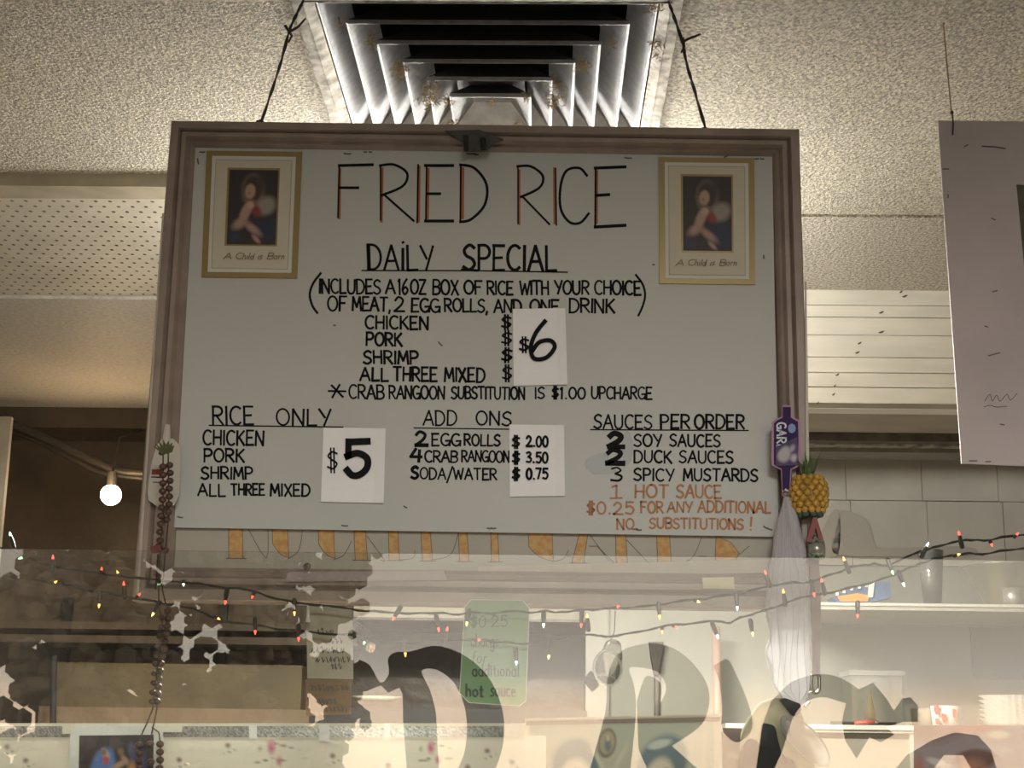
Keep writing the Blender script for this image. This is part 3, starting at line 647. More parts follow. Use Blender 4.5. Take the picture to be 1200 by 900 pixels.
# price notes
def note(q, label, draws):
    t = thing('price_note', P((q[3][0]+q[2][0])/2, q[2][1], DB), label, 'note', 'price notes taped on the menu board')
    gg = G(); n = 6; V = []
    for j in range(n+1):
        for i in range(n+1):
            u, v = i/n, j/n; x = lerp(lerp(q[0][0], q[1][0], u), lerp(q[3][0], q[2][0], u), v); y = lerp(lerp(q[0][1], q[1][1], u), lerp(q[3][1], q[2][1], u), v)
            V.append(P(x, y, DB-.0022-.002*(u > .9)*1-.0015*(v > .9)))
    b = len(V); V += [v+Vector((0, .0006, 0)) for v in V]
    F = [(j*(n+1)+i, (j+1)*(n+1)+i, (j+1)*(n+1)+i+1, j*(n+1)+i+1) for j in range(n) for i in range(n)]
    F += [tuple(reversed([k+b for k in f])) for f in F]
    gg.add(V, F); gg.obj('sheet', m_paper, t)
    for fn in draws: k = G(); fn(k); k.obj('lettering', m_ink, t)
DN = DB-.0045
def d6(k):
    word(k, '$', 609, 620, 396, 412, 1.8, DN)
    ribbon(k, smoothpts([(639, 376), (628, 390), (622, 407), (626, 420), (640, 419), (650, 407), (645, 399), (632, 401), (624, 411)], 6), 5, DN)
def d5(k):
    word(k, '$', 384, 396, 527, 552, 1.6, DN)
    ribbon(k, [(408, 518), (432, 517)], 8, DN); ribbon(k, [(408.5, 516), (408, 535)], 7.5, DN)
    ribbon(k, smoothpts([(406, 535), (419, 531), (430, 537), (430, 548), (422, 556), (413, 557), (406, 550)], 6), 8, DN)
def dp(k):
    for tx, y in (('2.00', 511), ('3.50', 530), ('0.75', 549)):
        word(k, '$', 600.5, 609, y, y+13, 2.2, DN); word(k, tx, 617, 642, y, y+12, 2.2, DN)
note([(601, 362), (662.5, 361), (665, 450.5), (602, 452)], 'white paper note with a black $6, right of the daily special list', [d6])
note([(379, 501), (452, 502), (449.5, 589.5), (376, 588)], 'white paper note with a bold black $5 beside the rice only list', [d5])
note([(597, 497.5), (661, 498), (662, 581), (597.5, 582)], 'white paper note listing three prices beside the add ons list', [dp])

# holy cards (generic mother and child stand-in picture)
m_gold = mat('gold_border', (.33, .25, .10), .35, metal=.3); m_cream = mat('card_cream', (.60, .56, .42), .55); m_pale = mat('card_white', (.66, .65, .58), .5)
def holy(x, y, label):
    o = lambda a, b: (x+a, y+b)
    t = thing('greeting_card', P(x+55, y+148, DB), label, 'card', 'greeting cards on the menu board')
    sk = -6 if x < 400 else 1
    def Q(a, b, c, d):   # inner rect with skew
        f = lambda u, v: (x+u+sk*v/150, y+v+.012*u)
        return [f(a, b), f(c, b), f(c, d), f(a, d)]
    sheet('border', Q(0, 0, 112, 148), DB-.0035, .003, m_gold, t)
    sheet('card', Q(7, 6, 105, 142), DB-.0042, .0007, m_pale, t)
    sheet('card', Q(11, 10, 101, 138), DB-.0046, .0004, mat('card_line', (.38, .36, .28), .6), t)
    sheet('card', Q(11.8, 10.8, 100.2, 137.2), DB-.0050, .0004, m_cream, t)
    sheet('border', Q(25.5, 19.5, 87, 111), DB-.0054, .0004, m_gold, t)
    s_ = (.42, .27, .21); dk = (.035, .025, .022)
    paint('picture', Q(28, 22, 85, 109), DB-.0062, 44, 66, dk, [
        (.5, .28, .27, .26, 10, (.16, .12, .09), .3), (.5, .25, .22, .2, 10, (.05, .03, .025), .3), (.44, .29, .13, .12, -25, (.44, .28, .19), .35), (.42, .31, .03, .012, 0, (.12, .05, .04), .6),
        (.78, .48, .26, .16, -10, (.30, .26, .21), .5), (.58, .55, .15, .10, 20, (.25, .04, .03), .6), (.8, .8, .4, .22, 0, (.02, .03, .06), .7),
        (.37, .56, .22, .11, -50, s_, .45), (.47, .455, .12, .075, 0, (.20, .12, .08), .3), (.45, .475, .10, .065, 0, (.50, .33, .25), .4), (.25, .72, .22, .10, -20, s_, .7), (.52, .79, .28, .08, 25, (.40, .25, .20), .7), (.6, .93, .14, .05, 30, s_, .7), (.15, .9, .2, .1, 0, (.03, .04, .07), .7),
        (.66, .17, .2, .12, 60, (.05, .035, .03), .8)], t, .5, .0006)
    k = G(); y0 = y+127
    for wd, a, b in (('A', 25, 34), ('C', 39, 46), ('hjld', 47, 60), ('js', 65, 70), ('B', 76, 83), ('orn', 84, 96)):
        word(k, wd, x+a-5.2, x+b-5.2, y0-7, y0, .9, DB-.0064, shear=.3, jit=.2)
    k.obj('lettering', mat('gold_ink', (.25, .19, .10), .5), t)
holy(242, 176.5, 'cream greeting card with gold border and mother and child picture, left of title')
holy(772, 184, 'cream greeting card with gold border and mother and child picture, right of title')

# ------------------------------------------------------------------ hanging wires
def wire(pts, r, label, fray):
    t = thing('hanging_wire', P(*pts[-1]), label, 'wire', 'wires carrying the framed sign')
    g = G(); W = [P(*p) for p in smoothpts(pts, 5)]
    for ph in (0, math.pi):
        V = []
        for i, v in enumerate(W):
            a = i*.9+ph; V.append(v+Vector((math.cos(a)*r*.8+random.uniform(-1, 1)*r*.3, math.sin(a)*r*.8, 0)))
        g.tube(V, r, 5)
    g.obj('strand', m_wire, t)
    for f in fray: G().tube([P(*p) for p in f], [r*1.6, r*1.3, r*.9][:len(f)], 5).obj('knot', m_wire, t)
wire([(360, -14, 2.205), (356, 0, 2.205), (347, 18, 2.205), (339, 36, 2.205), (330, 70, 2.205), (319, 105, 2.225), (305.5, 145, 2.22)], .0016, 'twisted dark wire holding the left side of the framed sign', [[(338, 38, 2.205), (349, 32, 2.205), (358, 22, 2.205)], [(334, 30, 2.205), (342, 42, 2.205), (338, 50, 2.205)], [(301, 143, 2.215), (306, 141, 2.213), (311, 145, 2.215)]])
wire([(772, -20, 2.205), (784, 4, 2.205), (790, 20, 2.205), (799, 48, 2.205), (806, 80, 2.205), (815, 110, 2.225), (827, 152, 2.22)], .0016, 'twisted dark wire holding the right side of the framed sign', [[(798, 50, 2.205), (808, 45, 2.205), (821, 40, 2.205)], [(800, 44, 2.205), (802, 54, 2.205), (798, 62, 2.205)], [(820, 152, 2.215), (827, 150, 2.213), (832, 153, 2.215)]])

# ------------------------------------------------------------------ grey mat board at right
gb = thing('hanging_grey_board', P(1200, 545, 2.3), 'lilac-grey cardboard mat hung on a cord at the right edge', 'board')
q = [(1099, 141), (1330, 144), (1352, 552), (1127, 543)]
wq = [(1191, 216), (1275, 217), (1290, 440), (1212, 437)]
g = G(); A = [P(x, y, 2.30) for x, y in q]; B = [P(x, y, 2.30) for x, y in wq]
dv = Vector((0, .004, 0)); V = A+B+[v+dv for v in A]+[v+dv for v in B]
F = []
for i in range(4):
    j = (i+1) % 4; F += [(i, j, 4+j, 4+i), (8+i, 12+i, 12+j, 8+j), (i, 8+i, 8+j, j), (4+i, 4+j, 12+j, 12+i)]
g.add(V, F); g.obj('mat', m_grey, gb)
sheet('backing', [(1180, 205), (1285, 206), (1300, 450), (1202, 447)], 2.3045, .002, mat('dim_picture', (.12, .11, .08), .5, nscale=30, namt=.3), gb)
g = G()
ribbon(g, [(1151, 171.5), (1165, 172), (1178, 174)], 1.6, 2.2994)
for pts in ([(1154, 470), (1160, 462), (1163, 470), (1168, 463), (1172, 470), (1180, 462), (1184, 469), (1192, 461)], [(1153, 477), (1160, 475), (1168, 477), (1180, 476)]): ribbon(g, smoothpts(pts, 4), .8, 2.2994)
for x, y, a, l in [(1105, 198, 0, 7), (1111, 228, 90, 4), (1162, 256, 20, 5), (1163, 342, -15, 6), (1154, 382, 20, 4), (1158, 417, -15, 14), (1172, 497, 10, 5), (1130, 172, -30, 5), (1136, 540, 0, 9), (1155, 541, 0, 6)]:
    ca, sa = math.cos(math.radians(a)), math.sin(math.radians(a)); ribbon(g, [(x, y), (x+ca*l, y+sa*l)], 1.3, 2.2994)
g.obj('scuff', mat('scuff_lilac', (.10, .09, .10), .7), gb)['kind'] = 'stuff'
G().tube([P(1104, -25, 2.30), P(1105, 20, 2.30), P(1110, 80, 2.30), P(1114.5, 128, 2.30), P(1116, 136, 2.298)], .0011, 5).obj('cord', mat('yellow_cord', (.30, .22, .09), .6), gb)
G().tube([P(1116, 132, 2.298), P(1117, 145, 2.298), P(1116.5, 158, 2.298)], .0013, 5).ball(P(1115.5, 132, 2.299), .003, 8, 5).obj('hook', m_wire, gb)

# ------------------------------------------------------------------ things between sign and glass
# white sign clip / label tag on the left, carrying the beads
tg = thing('white_tag', P(192, 595, 2.19), 'white rounded plastic tag with a red band on the left of the frame', 'tag')
m_tag = mat('tag_white', (.55, .52, .44), .4)
q = [(183, 523), (190, 514), (203, 514), (210, 521), (212, 535), (210, 580), (204, 592), (186, 595), (174, 586), (173, 575), (177, 545)]
sheet('plate', q, 2.193, .003, m_tag, tg)
sheet('band', [(178, 550), (191, 550), (191, 556), (177.5, 556)], 2.1922, .0006, mat('tag_red', (.25, .04, .03), .5), tg)
g = G(); ribbon(g, [(177.5, 559), (190, 559.4)], 1.4, 2.1924); ribbon(g, [(179, 565), (188, 565.3)], 1, 2.1924); g.obj('print', m_ink, tg)
G().tube([P(196, 498, 2.19), P(195, 512, 2.188), P(194, 524, 2.185)], [.004, .006, .005], 8).obj('clip', mat('tag_clear', (.6, .55, .48), .2), tg)
# bead strand
rs = thing('bead_strand', P(177, 905, 2.122), 'long brown wooden rosary bead strand hanging at the left of the sign', 'rosary')
m_bead = mat('brown_bead', (.105, .06, .042), .28, nscale=90, namt=.3); m_cord = mat('bead_cord', (.07, .04, .03), .6)
DR = 2.122
def chain(pts, step, r, ph=0):
    L = smoothpts(pts, 10); out = []; acc = ph
    for a, b in zip(L[:-1], L[1:]):
        d = math.dist(a, b)
        while acc < d: out.append((lerp(a[0], b[0], acc/d), lerp(a[1], b[1], acc/d))); acc += step
        acc -= d
    return out
bead0 = None; bm_ = G().ball((0, 0, 0), 1, 12, 8)
proto = bpy.data.meshes.new('bead'); proto.from_pydata([tuple(v) for v in bm_.V], [], bm_.F); proto.materials.append(m_bead)
for p in proto.polygons: p.use_smooth = True
def bead(x, y, r, D):
    o = bpy.data.objects.new('bead', proto); COL.objects.link(o); o.parent = rs
    o.location = P(x, y, D)-rs.location; o.scale = (r, r*1, r*.86)
strands = [([(191, 545), (191, 570), (189, 600), (187, 640)], 9.6, .0056, 2), ([(199, 540), (199, 565), (198, 590), (195, 618)], 9.2, .0054, 5),
           ([(197, 716), (195, 745), (189, 775), (186, 800), (184, 824)], 8.9, .0054, 0), ([(190, 720), (187, 748), (182, 780), (178, 826)], 11, .0048, 4),
           ([(163, 873), (163, 915)], 9.4, .0056, 0), ([(176, 872), (177, 915)], 21, .0056, 0), ([(188, 872), (187, 915)], 9.4, .0056, 0)]
for pts, st, r, ph in strands:
    for i, (x, y) in enumerate(chain(pts, st, r, ph)): bead(x+random.uniform(-.5, .5), y, r, DR+random.uniform(-.003, .003))
bead(194, 645, .0055, DR); bead(189, 531, .004, DR); bead(186, 641, .006, DR)
G().tube([P(x, y, DR) for x, y in [(191, 530), (191, 600), (188, 640), (186, 680), (186, 710), (190, 730), (182, 800), (179, 830), (172, 848), (167, 858), (163, 870), (163, 930)]], .0011, 5).tube([P(x, y, DR+.003) for x, y in [(197, 530), (198, 600), (194, 645), (190, 690), (196, 716), (189, 775), (184, 830), (181, 845), (178, 858), (176, 870), (176, 930)]], .0011, 5).tube([P(x, y, DR) for x, y in [(178, 852), (186, 858), (188, 870), (188, 930)]], .001, 5).obj('cord', m_cord, rs)
g = G()
for a in range(7):
    an = math.radians(-170+a*27); g.add([P(191, 528, DR-.004), P(191+15*math.cos(an)*.9, 526+8*math.sin(an)-3, DR-.012+.002*(a % 3)), P(193+9*math.cos(an+.3), 529+6*math.sin(an+.3), DR-.006), P(191, 533, DR-.002)], [(0, 1, 2), (0, 2, 3), (0, 3, 1)])
g.obj('leaf_tassel', mat('olive_leaf', (.10, .11, .04), .6), rs)
G().prism([(176, 641), (187, 638), (190, 646), (178, 648)], DR-.006, DR).obj('red_tab', mat('dark_red', (.16, .03, .025), .5), rs)
G().box(tuple(P(181.5, 690, DR-.002)), tuple(P(186.5, 650, DR+.004))).obj('link', m_dark, rs)

# garlic net bag
gbag = thing('garlic_net_bag', P(925, 825, 2.19), 'empty white net bag with a purple header card hanging at the right', 'bag')
oc = [(183, 75), (240, 75), (240, 140), (292, 165), (295, 290), (290, 415), (272, 437), (238, 452), (230, 582), (182, 582), (176, 452), (150, 440), (120, 425), (120, 175), (145, 155), (183, 140)]
oc = [(880+x/5, 460+y/5) for x, y in oc]; cx = 920.5; cy = 524
inn = [(cx+(x-cx)*.82, cy+(y-cy)*.96) for x, y in oc]
m_pl = glassy('thin_clear_plastic', (.95, .95, .95), .06, .12, (.8, .8, .8))
sheet('header_edge', oc, 2.186, .0006, mat('pink_edge', (.46, .28, .38), .6, spec=.15), gbag)
sheet('header_card', inn, 2.1852, .0006, mat('purple_card', (.05, .028, .10), .6, spec=.1, nscale=25, namt=.2), gbag)
g = G()
# letters run down the card, turned a quarter clockwise
def rr(px, py): return (911+(560-py)*1.0+0, 496+(px-0)) 
for i, c in enumerate('GARLIC'):
    cw, st = GL[c]
    for s_ in st:
        pts = [(910.5+v*10.5, 495.5+i*8.6+u/max(cw, .5)*6.4) for (u, v) in s_]
        ribbon(g, pts, 2.0, 2.1845)
g.obj('lettering', mat('white_print', (.62, .64, .70), .4), gbag)
paint('garlic_picture', [(909, 524), (934, 512), (936, 545), (909, 546)], 2.1838, 20, 20, (.07, .04, .13), [(.38, .5, .36, .42, 10, (.45, .45, .46), .4), (.75, .35, .16, .2, 40, (.40, .36, .45), .6), (.8, .72, .2, .2, -30, (.52, .46, .50), .6), (.62, .1, .15, .12, 0, (.05, .05, .05), .6)], gbag, .6, .0003)
sheet('badge', [(928+4.6*math.cos(i*math.pi/7), 502+5.6*math.sin(i*math.pi/7)) for i in range(14)], 2.1848, .0004, mat('blue_badge', (.13, .22, .45), .4), gbag)
def loft(g, secs, D, k=16, wob=.0, dz=1.0):
    V = []
    for (y, xa, xb, d) in secs:
        c = P((xa+xb)/2, y, D); rx = (P(xb, y, D)-P(xa, y, D)).length/2
        for j in range(k):
            a = 2*math.pi*j/k; q = 1+wob*math.sin(3*a+y*.13)+wob*.6*math.sin(5*a-y*.2)
            V.append(c+Vector((rx*math.cos(a)*q, d*math.sin(a)*q, 0)))
    n = len(secs); g.add(V, [(i*k+j, i*k+(j+1) % k, (i+1)*k+(j+1) % k, (i+1)*k+j) for i in range(n-1) for j in range(k)]); return g
m_net = glassy('white_net', (.93, .93, .95), .02, .74, (.80, .79, .82), .3)
secs = [(578, 918.5, 923.5, .004), (590, 917, 929, .006), (610, 912, 936, .010), (635, 906, 942, .014), (660, 903, 945, .016), (690, 898, 948, .018), (720, 898, 950, .018), (745, 901, 950, .018), (770, 898, 950, .017), (795, 904, 949, .014), (812, 913, 948, .010), (822, 924, 945, .006), (828, 934, 940, .002)]
loft(G(), [tuple(s) for s in smoothpts(secs, 4)], 2.185, 20, .05).obj('net', m_net, gbag, True)
g = G()
for k in range(6):
    x = 904+k*8; g.tube([P(920+k*.4, 582, 2.168)]+[P(lerp(920, x, min(1, (y-580)/90))+2*math.sin(y*.05+k), y, 2.166+.002*math.sin(k)) for y in range(600, 815, 14)]+[P(936, 826, 2.18)], .00045, 4)
g.obj('crease', mat('net_crease', (.55, .54, .55), .6, alpha=.7), gbag)
G().tube([P(917, 579, 2.18), P(921, 582, 2.176), P(926, 577, 2.18), P(920, 574, 2.182)], .0028, 8).obj('crimp', mat('crimp', (.4, .32, .28), .4, metal=.6), gbag)
g = G(); g.tube([P(x, y, 2.192) for x, y in smoothpts([(908, 655), (911, 700), (914, 745), (919, 785), (922, 815)], 5)], [.003]*21, 6)
o = g.obj('fold', mat('net_fold', (.33, .31, .31), .7, alpha=.6), gbag)

# pineapple ornament
pn = thing('pineapple_ornament', P(948, 604, 2.19), 'small yellow plastic pineapple ornament beside the purple header card', 'ornament')
c = P(948, 580, 2.185); px = PXM(2.185)
g = G(); g.lathe(c, [(.001, -22*px), (14*px, -21*px), (18*px, -12*px), (19*px, 0), (18*px, 12*px), (14*px, 20*px), (.001, 23*px)], 16); g.obj('body', mat('pine_core', (.26, .15, .03), .5), pn, True)
g = G()
for i in range(7):
    for j in range(12):
        t = (i-3)/3.3; rr_ = 19*px*math.sqrt(max(.2, 1-(abs(t)**3)*.55)); a = 2*math.pi*(j+(i % 2)*.5)/12
        g.ball(c+Vector((math.cos(a)*rr_, math.sin(a)*rr_, -t*20*px)), 4.3*px, 7, 5)
g.obj('scales', mat('pine_yellow', (.62, .36, .06), .35, nscale=120, namt=.4), pn, True)
g = G()
for i in range(12):
    a = 2*math.pi*i/12; sp = .35+.65*(i % 2); hgt = (14+8*(i % 3))*px
    b0 = c+Vector((math.cos(a)*4*px, math.sin(a)*4*px, 20*px)); tp = b0+Vector((math.cos(a)*13*px*sp, math.sin(a)*8*px*sp, hgt)); sd = Vector((-math.sin(a), math.cos(a), 0))*2.6*px
    md = lerp(b0, tp, .5)+Vector((0, 0, 3*px))
    g.add([b0-sd, b0+sd, md+sd*.8, md-sd*.8, tp, md+Vector((0, .001, .001))], [(0, 1, 2, 3), (3, 2, 4), (0, 3, 5), (1, 5, 2)])
g.obj('crown', mat('pine_green', (.10, .17, .06), .5, nscale=60, namt=.3), pn)
g = G()
for i in range(9):
    a = 2*math.pi*i/9; g.ball(c+Vector((math.cos(a)*12*px, math.sin(a)*12*px, -22*px)), 4.6*px, 7, 5)
g.obj('base_leaves', mat('pine_base', (.06, .10, .07), .35), pn, True)
# bottle ornament
bt = thing('bottle_ornament', P(957, 656, 2.19), 'tiny green and silver bottle ornament with red ribbon under the pineapple', 'ornament')
c = P(957, 656, 2.186)
G().lathe(c, [(.001, 0), (9*px, 1*px), (10*px, 4*px), (10*px, 20*px), (5*px, 27*px), (4*px, 34*px), (.001, 35*px)], 14).obj('bottle', mat('bottle_green', (.07, .13, .07), .12, metal=.4, nscale=200, namt=.5, col2=(.5, .5, .45)), bt, True)
G().prism([(953, 606), (957, 606), (965, 632), (960, 634), (956, 618), (950, 636), (945, 634)], 2.174, 2.178).obj('ribbon', mat('ribbon_red', (.22, .03, .025), .5), bt)
G().lathe(c, [(.0105, 6*px), (.0128, 7*px), (.0128, 17*px), (.0105, 18*px)], 14).obj('label_band', mat('silver_band', (.42, .42, .36), .25, metal=.6), bt, True)
# mauve strap with clip
st = thing('hanging_strap', P(956, 815, 2.2), 'mauve strap with a metal snap hook hanging below the bottle ornament', 'strap')
sheet('strap', [(946, 600), (957, 600), (962, 700), (961, 792), (952, 792), (950, 700)], 2.196, .002, mat('strap_mauve', (.26, .17, .16), .7, nscale=30, namt=.2), st)
m_chr = mat('chrome', (.62, .6, .55), .2, metal=1)
G().tube([P(x, y, 2.192) for x, y in smoothpts([(952, 790), (951, 802), (954, 812), (960, 808), (960, 792)], 4)], .0022, 6).tube([P(x, y, 2.19) for x, y in smoothpts([(954, 810), (948, 812), (941, 820), (943, 828), (949, 822)], 4)], .002, 6).obj('snap_hook', m_chr, st, True)
# cap
cp = thing('knitted_cap', P(905, 905, 2.18), 'black and khaki cap hanging near the bottom from the strap', 'cap')
g = G(); loft(g, [(s[0], s[1], s[2], s[3]*.45) for s in smoothpts([(818, 905, 920, .006), (824, 890, 932, .020), (836, 880, 938, .030), (850, 873, 943, .038), (870, 867, 948, .042), (890, 866, 953, .044), (930, 868, 962, .044)], 4)], 2.132, 24, .03).obj('crown', mat('khaki_cloth', (.36, .32, .21), .8, nscale=40, namt=.2, bump=.4, bscale=80, bdist=.003), cp, True)
g = G(); 
def surf(pts, D, th=.003): sheet_ = G(); sheet_.prism(pts, D, D+th); return sheet_
o = surf([(913, 820), (921, 818), (938, 825), (939, 832), (932, 843), (926, 836), (920, 828)], 2.117).obj('patch', mat('black_cloth', (.016, .015, .017), .9), cp)
V = smoothpts([(868, 905), (868, 890), (872, 872), (878, 866), (887, 868), (890, 874), (893, 850), (898, 848), (908, 852), (912, 868), (918, 885), (930, 892), (936, 905)], 4)
gg = G(); n_ = len(V); A = [P(x, y, 2.109-.0015*math.sin(i*.7)) for i, (x, y) in enumerate(V)]+[P(940, 940, 2.109), P(866, 940, 2.109)]
B = [a+Vector((0, .02, 0)) for a in A]; n_ = len(A); gg.add(A+B, [tuple(range(n_))]+[(i, i+n_, (i+1) % n_+n_, (i+1) % n_) for i in range(n_)]); gg.obj('black_panel', MATS['black_cloth'], cp)
# clear oval plastic
g = G(); c = P(944, 868, 2.1065)
g.lathe(c, [(.0001, .002), (.014, .0025), (.019, .001), (.0195, -.001), (.018, -.002), (.0001, -.001)], 28, Vector((.1, -1, 0)), sx=.95, sy=2.25)
o = g.obj('plastic_oval', glassy('milky_clear', (.9, .9, .92), .06, .42, (.66, .62, .60), .1), smooth=True); tag(o, 'clear milky plastic oval hanging right of the cap', 'plastic')
# plastic cup with white rim hanging by the pale post
cupt = thing('plastic_cup', P(712, 790, 2.14), 'tilted clear plastic cup with white rim hung beside the pale post', 'cup')
ax = Vector((-.25, -.45, -.86)); c = P(712, 783, 2.125)
g = G(); V = []
rim = [P(712+16*math.cos(a)-1.5*math.sin(a), 783+20*math.sin(a)+3*math.cos(a), 2.122-.006*math.sin(a)) for a in [2*math.pi*i/24 for i in range(24)]]
rim2 = [P(718+10*math.cos(a), 757+8*math.sin(a), 2.16-.006*math.sin(a)) for a in [2*math.pi*i/24 for i in range(24)]]
mid = [lerp(a, b, .55)+Vector((.002, .004, 0)) for a, b in zip(rim, rim2)]
g.add(rim+mid+rim2, [(i, (i+1) % 24, 24+(i+1) % 24, 24+i) for i in range(24)]+[(24+i, 24+(i+1) % 24, 48+(i+1) % 24, 48+i) for i in range(24)]+[tuple(range(48, 72))])
g.obj('body', glassy('cup_plastic', (.85, .86, .82), .08, .25, (.55, .54, .48), .05), cupt, True)
G().tube(rim+[rim[0]], .0018, 6).obj('rim', mat('rim_white', (.8, .78, .70), .4), cupt, True)
G().prism([(683, 796), (692, 786), (699, 790), (702, 804), (694, 811), (688, 804)], 2.135, 2.14).obj('leaf', m_dark, cupt)
g = G(); g.tube([P(716, 750, 2.16), P(720, 740, 2.17), P(721, 716, 2.19)], .0008, 4).obj('thread', m_wire, cupt)

# green card
gc = thing('green_card', P(578, 826, 2.16), 'pale green laminated card about extra hot sauce hanging under the sign', 'card')
q = [(545, 712), (552, 703), (612, 704), (620, 713), (616, 821), (608.5, 827), (550, 823), (539, 812)]
cxx, cyy = 580, 765
sheet('laminate', [(cxx+(x-cxx)*1.022, cyy+(y-cyy)*1.012) for x, y in q], 2.160, .0005, mat('laminate_edge', (.72, .70, .60), .35), gc)
sheet('paper', q, 2.1592, .0005, mat('green_paper', (.21, .36, .17), .5, nscale=10, namt=.08), gc)
g = G()
word(g, '$0.25', 552, 595, 722, 735, 1.1, 2.1588, slope=-.02); word(g, 'charge', 552, 585, 742, 757, 1, 2.1588); word(g, 'for', 553, 570, 763, 777, 1, 2.1588, shear=.1)
word(g, 'additjonal', 554, 608, 778, 792, 1.5, 2.1588); word(g, 'hot', 546, 566, 802, 816, 2, 2.1588); word(g, 'sauce', 575, 604, 800, 816, 1.6, 2.1588)
g.obj('lettering', mat('green_pen', (.05, .07, .045), .5), gc)
# notes to the left
for q, m, lb, seed, nm in (([(359, 710), (413, 711), (414, 796), (360, 795)], mat('yellowed_note', (.42, .38, .28), .6, nscale=14, namt=.1), 'yellowed handwritten note left of the arched letter, above the kraft slip', 3, 'handwritten_note'),
                       ([(358, 796), (412, 796), (411, 837), (358, 839)], mat('kraft_note', (.24, .155, .09), .7, nscale=18, namt=.15), 'brown kraft paper slip just under the yellowed note', 4, 'kraft_slip')):
    t = thing(nm, P(386, q[2][1], 2.165), lb, 'note'); sheet('sheet', q, 2.165, .0008, m, t); g = G(); rnd = random.Random(seed)
    rows_ = [(741, 372, 392), (751, 387, 402), (762, 365, 402), (773, 370, 407), (781, 388, 398)] if seed == 3 else [(806, 364, 408), (822, 362, 394), (831, 364, 408)]
    for (y, xa, xb) in rows_:
        x = xa
        while x < xb:
            l = rnd.uniform(3, 6); ribbon(g, smoothpts([(x, y+rnd.uniform(-3, 3)), (x+l*.3, y-3+rnd.uniform(-2, 2)), (x+l*.5, y+3), (x+l*.8, y+rnd.uniform(-3, 2))], 3), 1.1, 2.1644); x += l+.6
    g.obj('handwriting', m_pencil, t)
o = G().tube([P(361, 710, 2.15), P(361, 722, 2.148), P(361, 729, 2.148)], [.0012, .002, .0034], 8).obj('plastic_hook', mat('hook_white', (.8, .78, .72), .3)); tag(o, 'small white plastic hook at the corner of the yellowed note', 'hook')

# ------------------------------------------------------------------ string lights
BC = {'r': (1, .10, .06), 'a': (1, .55, .12), 'w': (.95, 1, .85), 'g': (.45, 1, .5), 't': (.5, .95, .9), 'y': (1, .8, .25)}
BM = {k: mat('bulb_'+k, v, .3, emit=v, estr=1.6) for k, v in BC.items()}
SM = mat('dark_bulb_glass', (.045, .04, .03), .3)
def bulbmesh():
    tip = G().lathe((0, 0, 0), [(.0003, .0035), (.0011, .002), (.0017, 0), (.0021, -.003)], 8)
    return tip
bulb_me = {}
for k in BC:
    t = G().lathe((0, 0, 0), [(.0002, .0036), (.0009, .0022), (.0016, 0), (.0018, -.0026)], 8); me = bpy.data.meshes.new('bulb'); me.from_pydata([tuple(v) for v in t.V], [], t.F); me.materials.append(BM[k]); bulb_me[k] = me
sk_ = G().lathe((0, 0, 0), [(.0023, -.0025), (.0030, -.008), (.0034, -.012), (.0034, -.019), (.0022, -.0215), (.0002, -.022)], 8)
sk_me = bpy.data.meshes.new('socket'); sk_me.from_pydata([tuple(v) for v in sk_.V], [], sk_.F); sk_me.materials.append(SM)
def string(path, bulbs, D, label):
    t = thing('light_string', P(path[0][0], path[0][1], D), label, 'string lights', 'strings of coloured mini lights')
    L = smoothpts(path, 5); W = [P(x, y+random.uniform(-.9, .9), D+random.uniform(-.001, .001)) for x, y in L]; g = G()
    g.tube(W, .0012, 5); g.tube([w_+Vector((0, -.001, .0016*math.sin(i*1.3))) for i, w_ in enumerate(W)], .0011, 5)
    g.obj('wire', mat('string_wire', (.02, .022, .016), .5), t)
    for (tx, ty, bx, by, c) in bulbs:
        tip = P(tx, ty, D-.006); d = (tip-P(bx, by, D-.004)); d = d.normalized() if d.length > 1e-5 else Vector((0, 0, -1))
        o = bpy.data.objects.new('bulb', bulb_me[c]); COL.objects.link(o); o.parent = t; o.location = tip-t.location
        o.rotation_mode = 'QUATERNION'; o.rotation_quaternion = d.to_track_quat('Z', 'Y')
        s_ = bpy.data.objects.new('socket', sk_me); COL.objects.link(s_); s_.parent = o
        if (Vector((tx, ty))-Vector((bx, by))).length < 6: s_.scale = (.8, .8, .35)
up = [(-20, 636), (12, 645), (35, 655), (62, 664), (110, 671), (160, 677), (220, 683), (290, 692), (345, 706), (400, 712), (450, 717), (520, 719), (560, 719), (605, 717), (650, 717), (688, 715), (724, 712), (770, 709), (818, 702), (863, 697), (901, 687), (950, 681), (985, 669), (1012, 662), (1042, 661), (1068, 650), (1087, 644), (1124, 634), (1162, 632), (1220, 622)]
string(up, [(12, 626, 16, 642, 't'), (24, 654, 30, 652, 'g'), (62, 653, 62, 664, 'r'), (119, 667, 118, 671, 'r'), (138, 671, 140, 675, 'a'), (186, 685, 186, 681, 'g'), (215, 685, 215, 683, 'w'), (264, 706, 266, 692, 'r'), (296, 699, 298, 694, 'r'), (345, 719, 345, 707, 'a'),
            (461, 725, 466, 717, 'r'), (514, 738, 511, 721, 'r'), (547, 731, 549, 719, 'y'), (637, 733, 637, 718, 'w'), (681, 733, 682, 717, 'r'), (724, 711, 721, 712, 'r'), (773, 723, 772, 710, 'a'), (818, 705, 814, 703, 'y'), (864, 713, 863, 699, 'w'), (897, 671, 902, 686, 'r'),
            (963, 680, 966, 694, 'r'), (989, 655, 994, 668, 'a'), (1046, 671, 1042, 661, 'g'), (1087, 638, 1084, 644, 'w'), (1124, 625, 1126, 634, 'r'), (1162, 638, 1160, 633, 'r'), (1192, 626, 1190, 628, 'r')], 2.135, 'upper string of small coloured lights crossing the bottom of the frame')
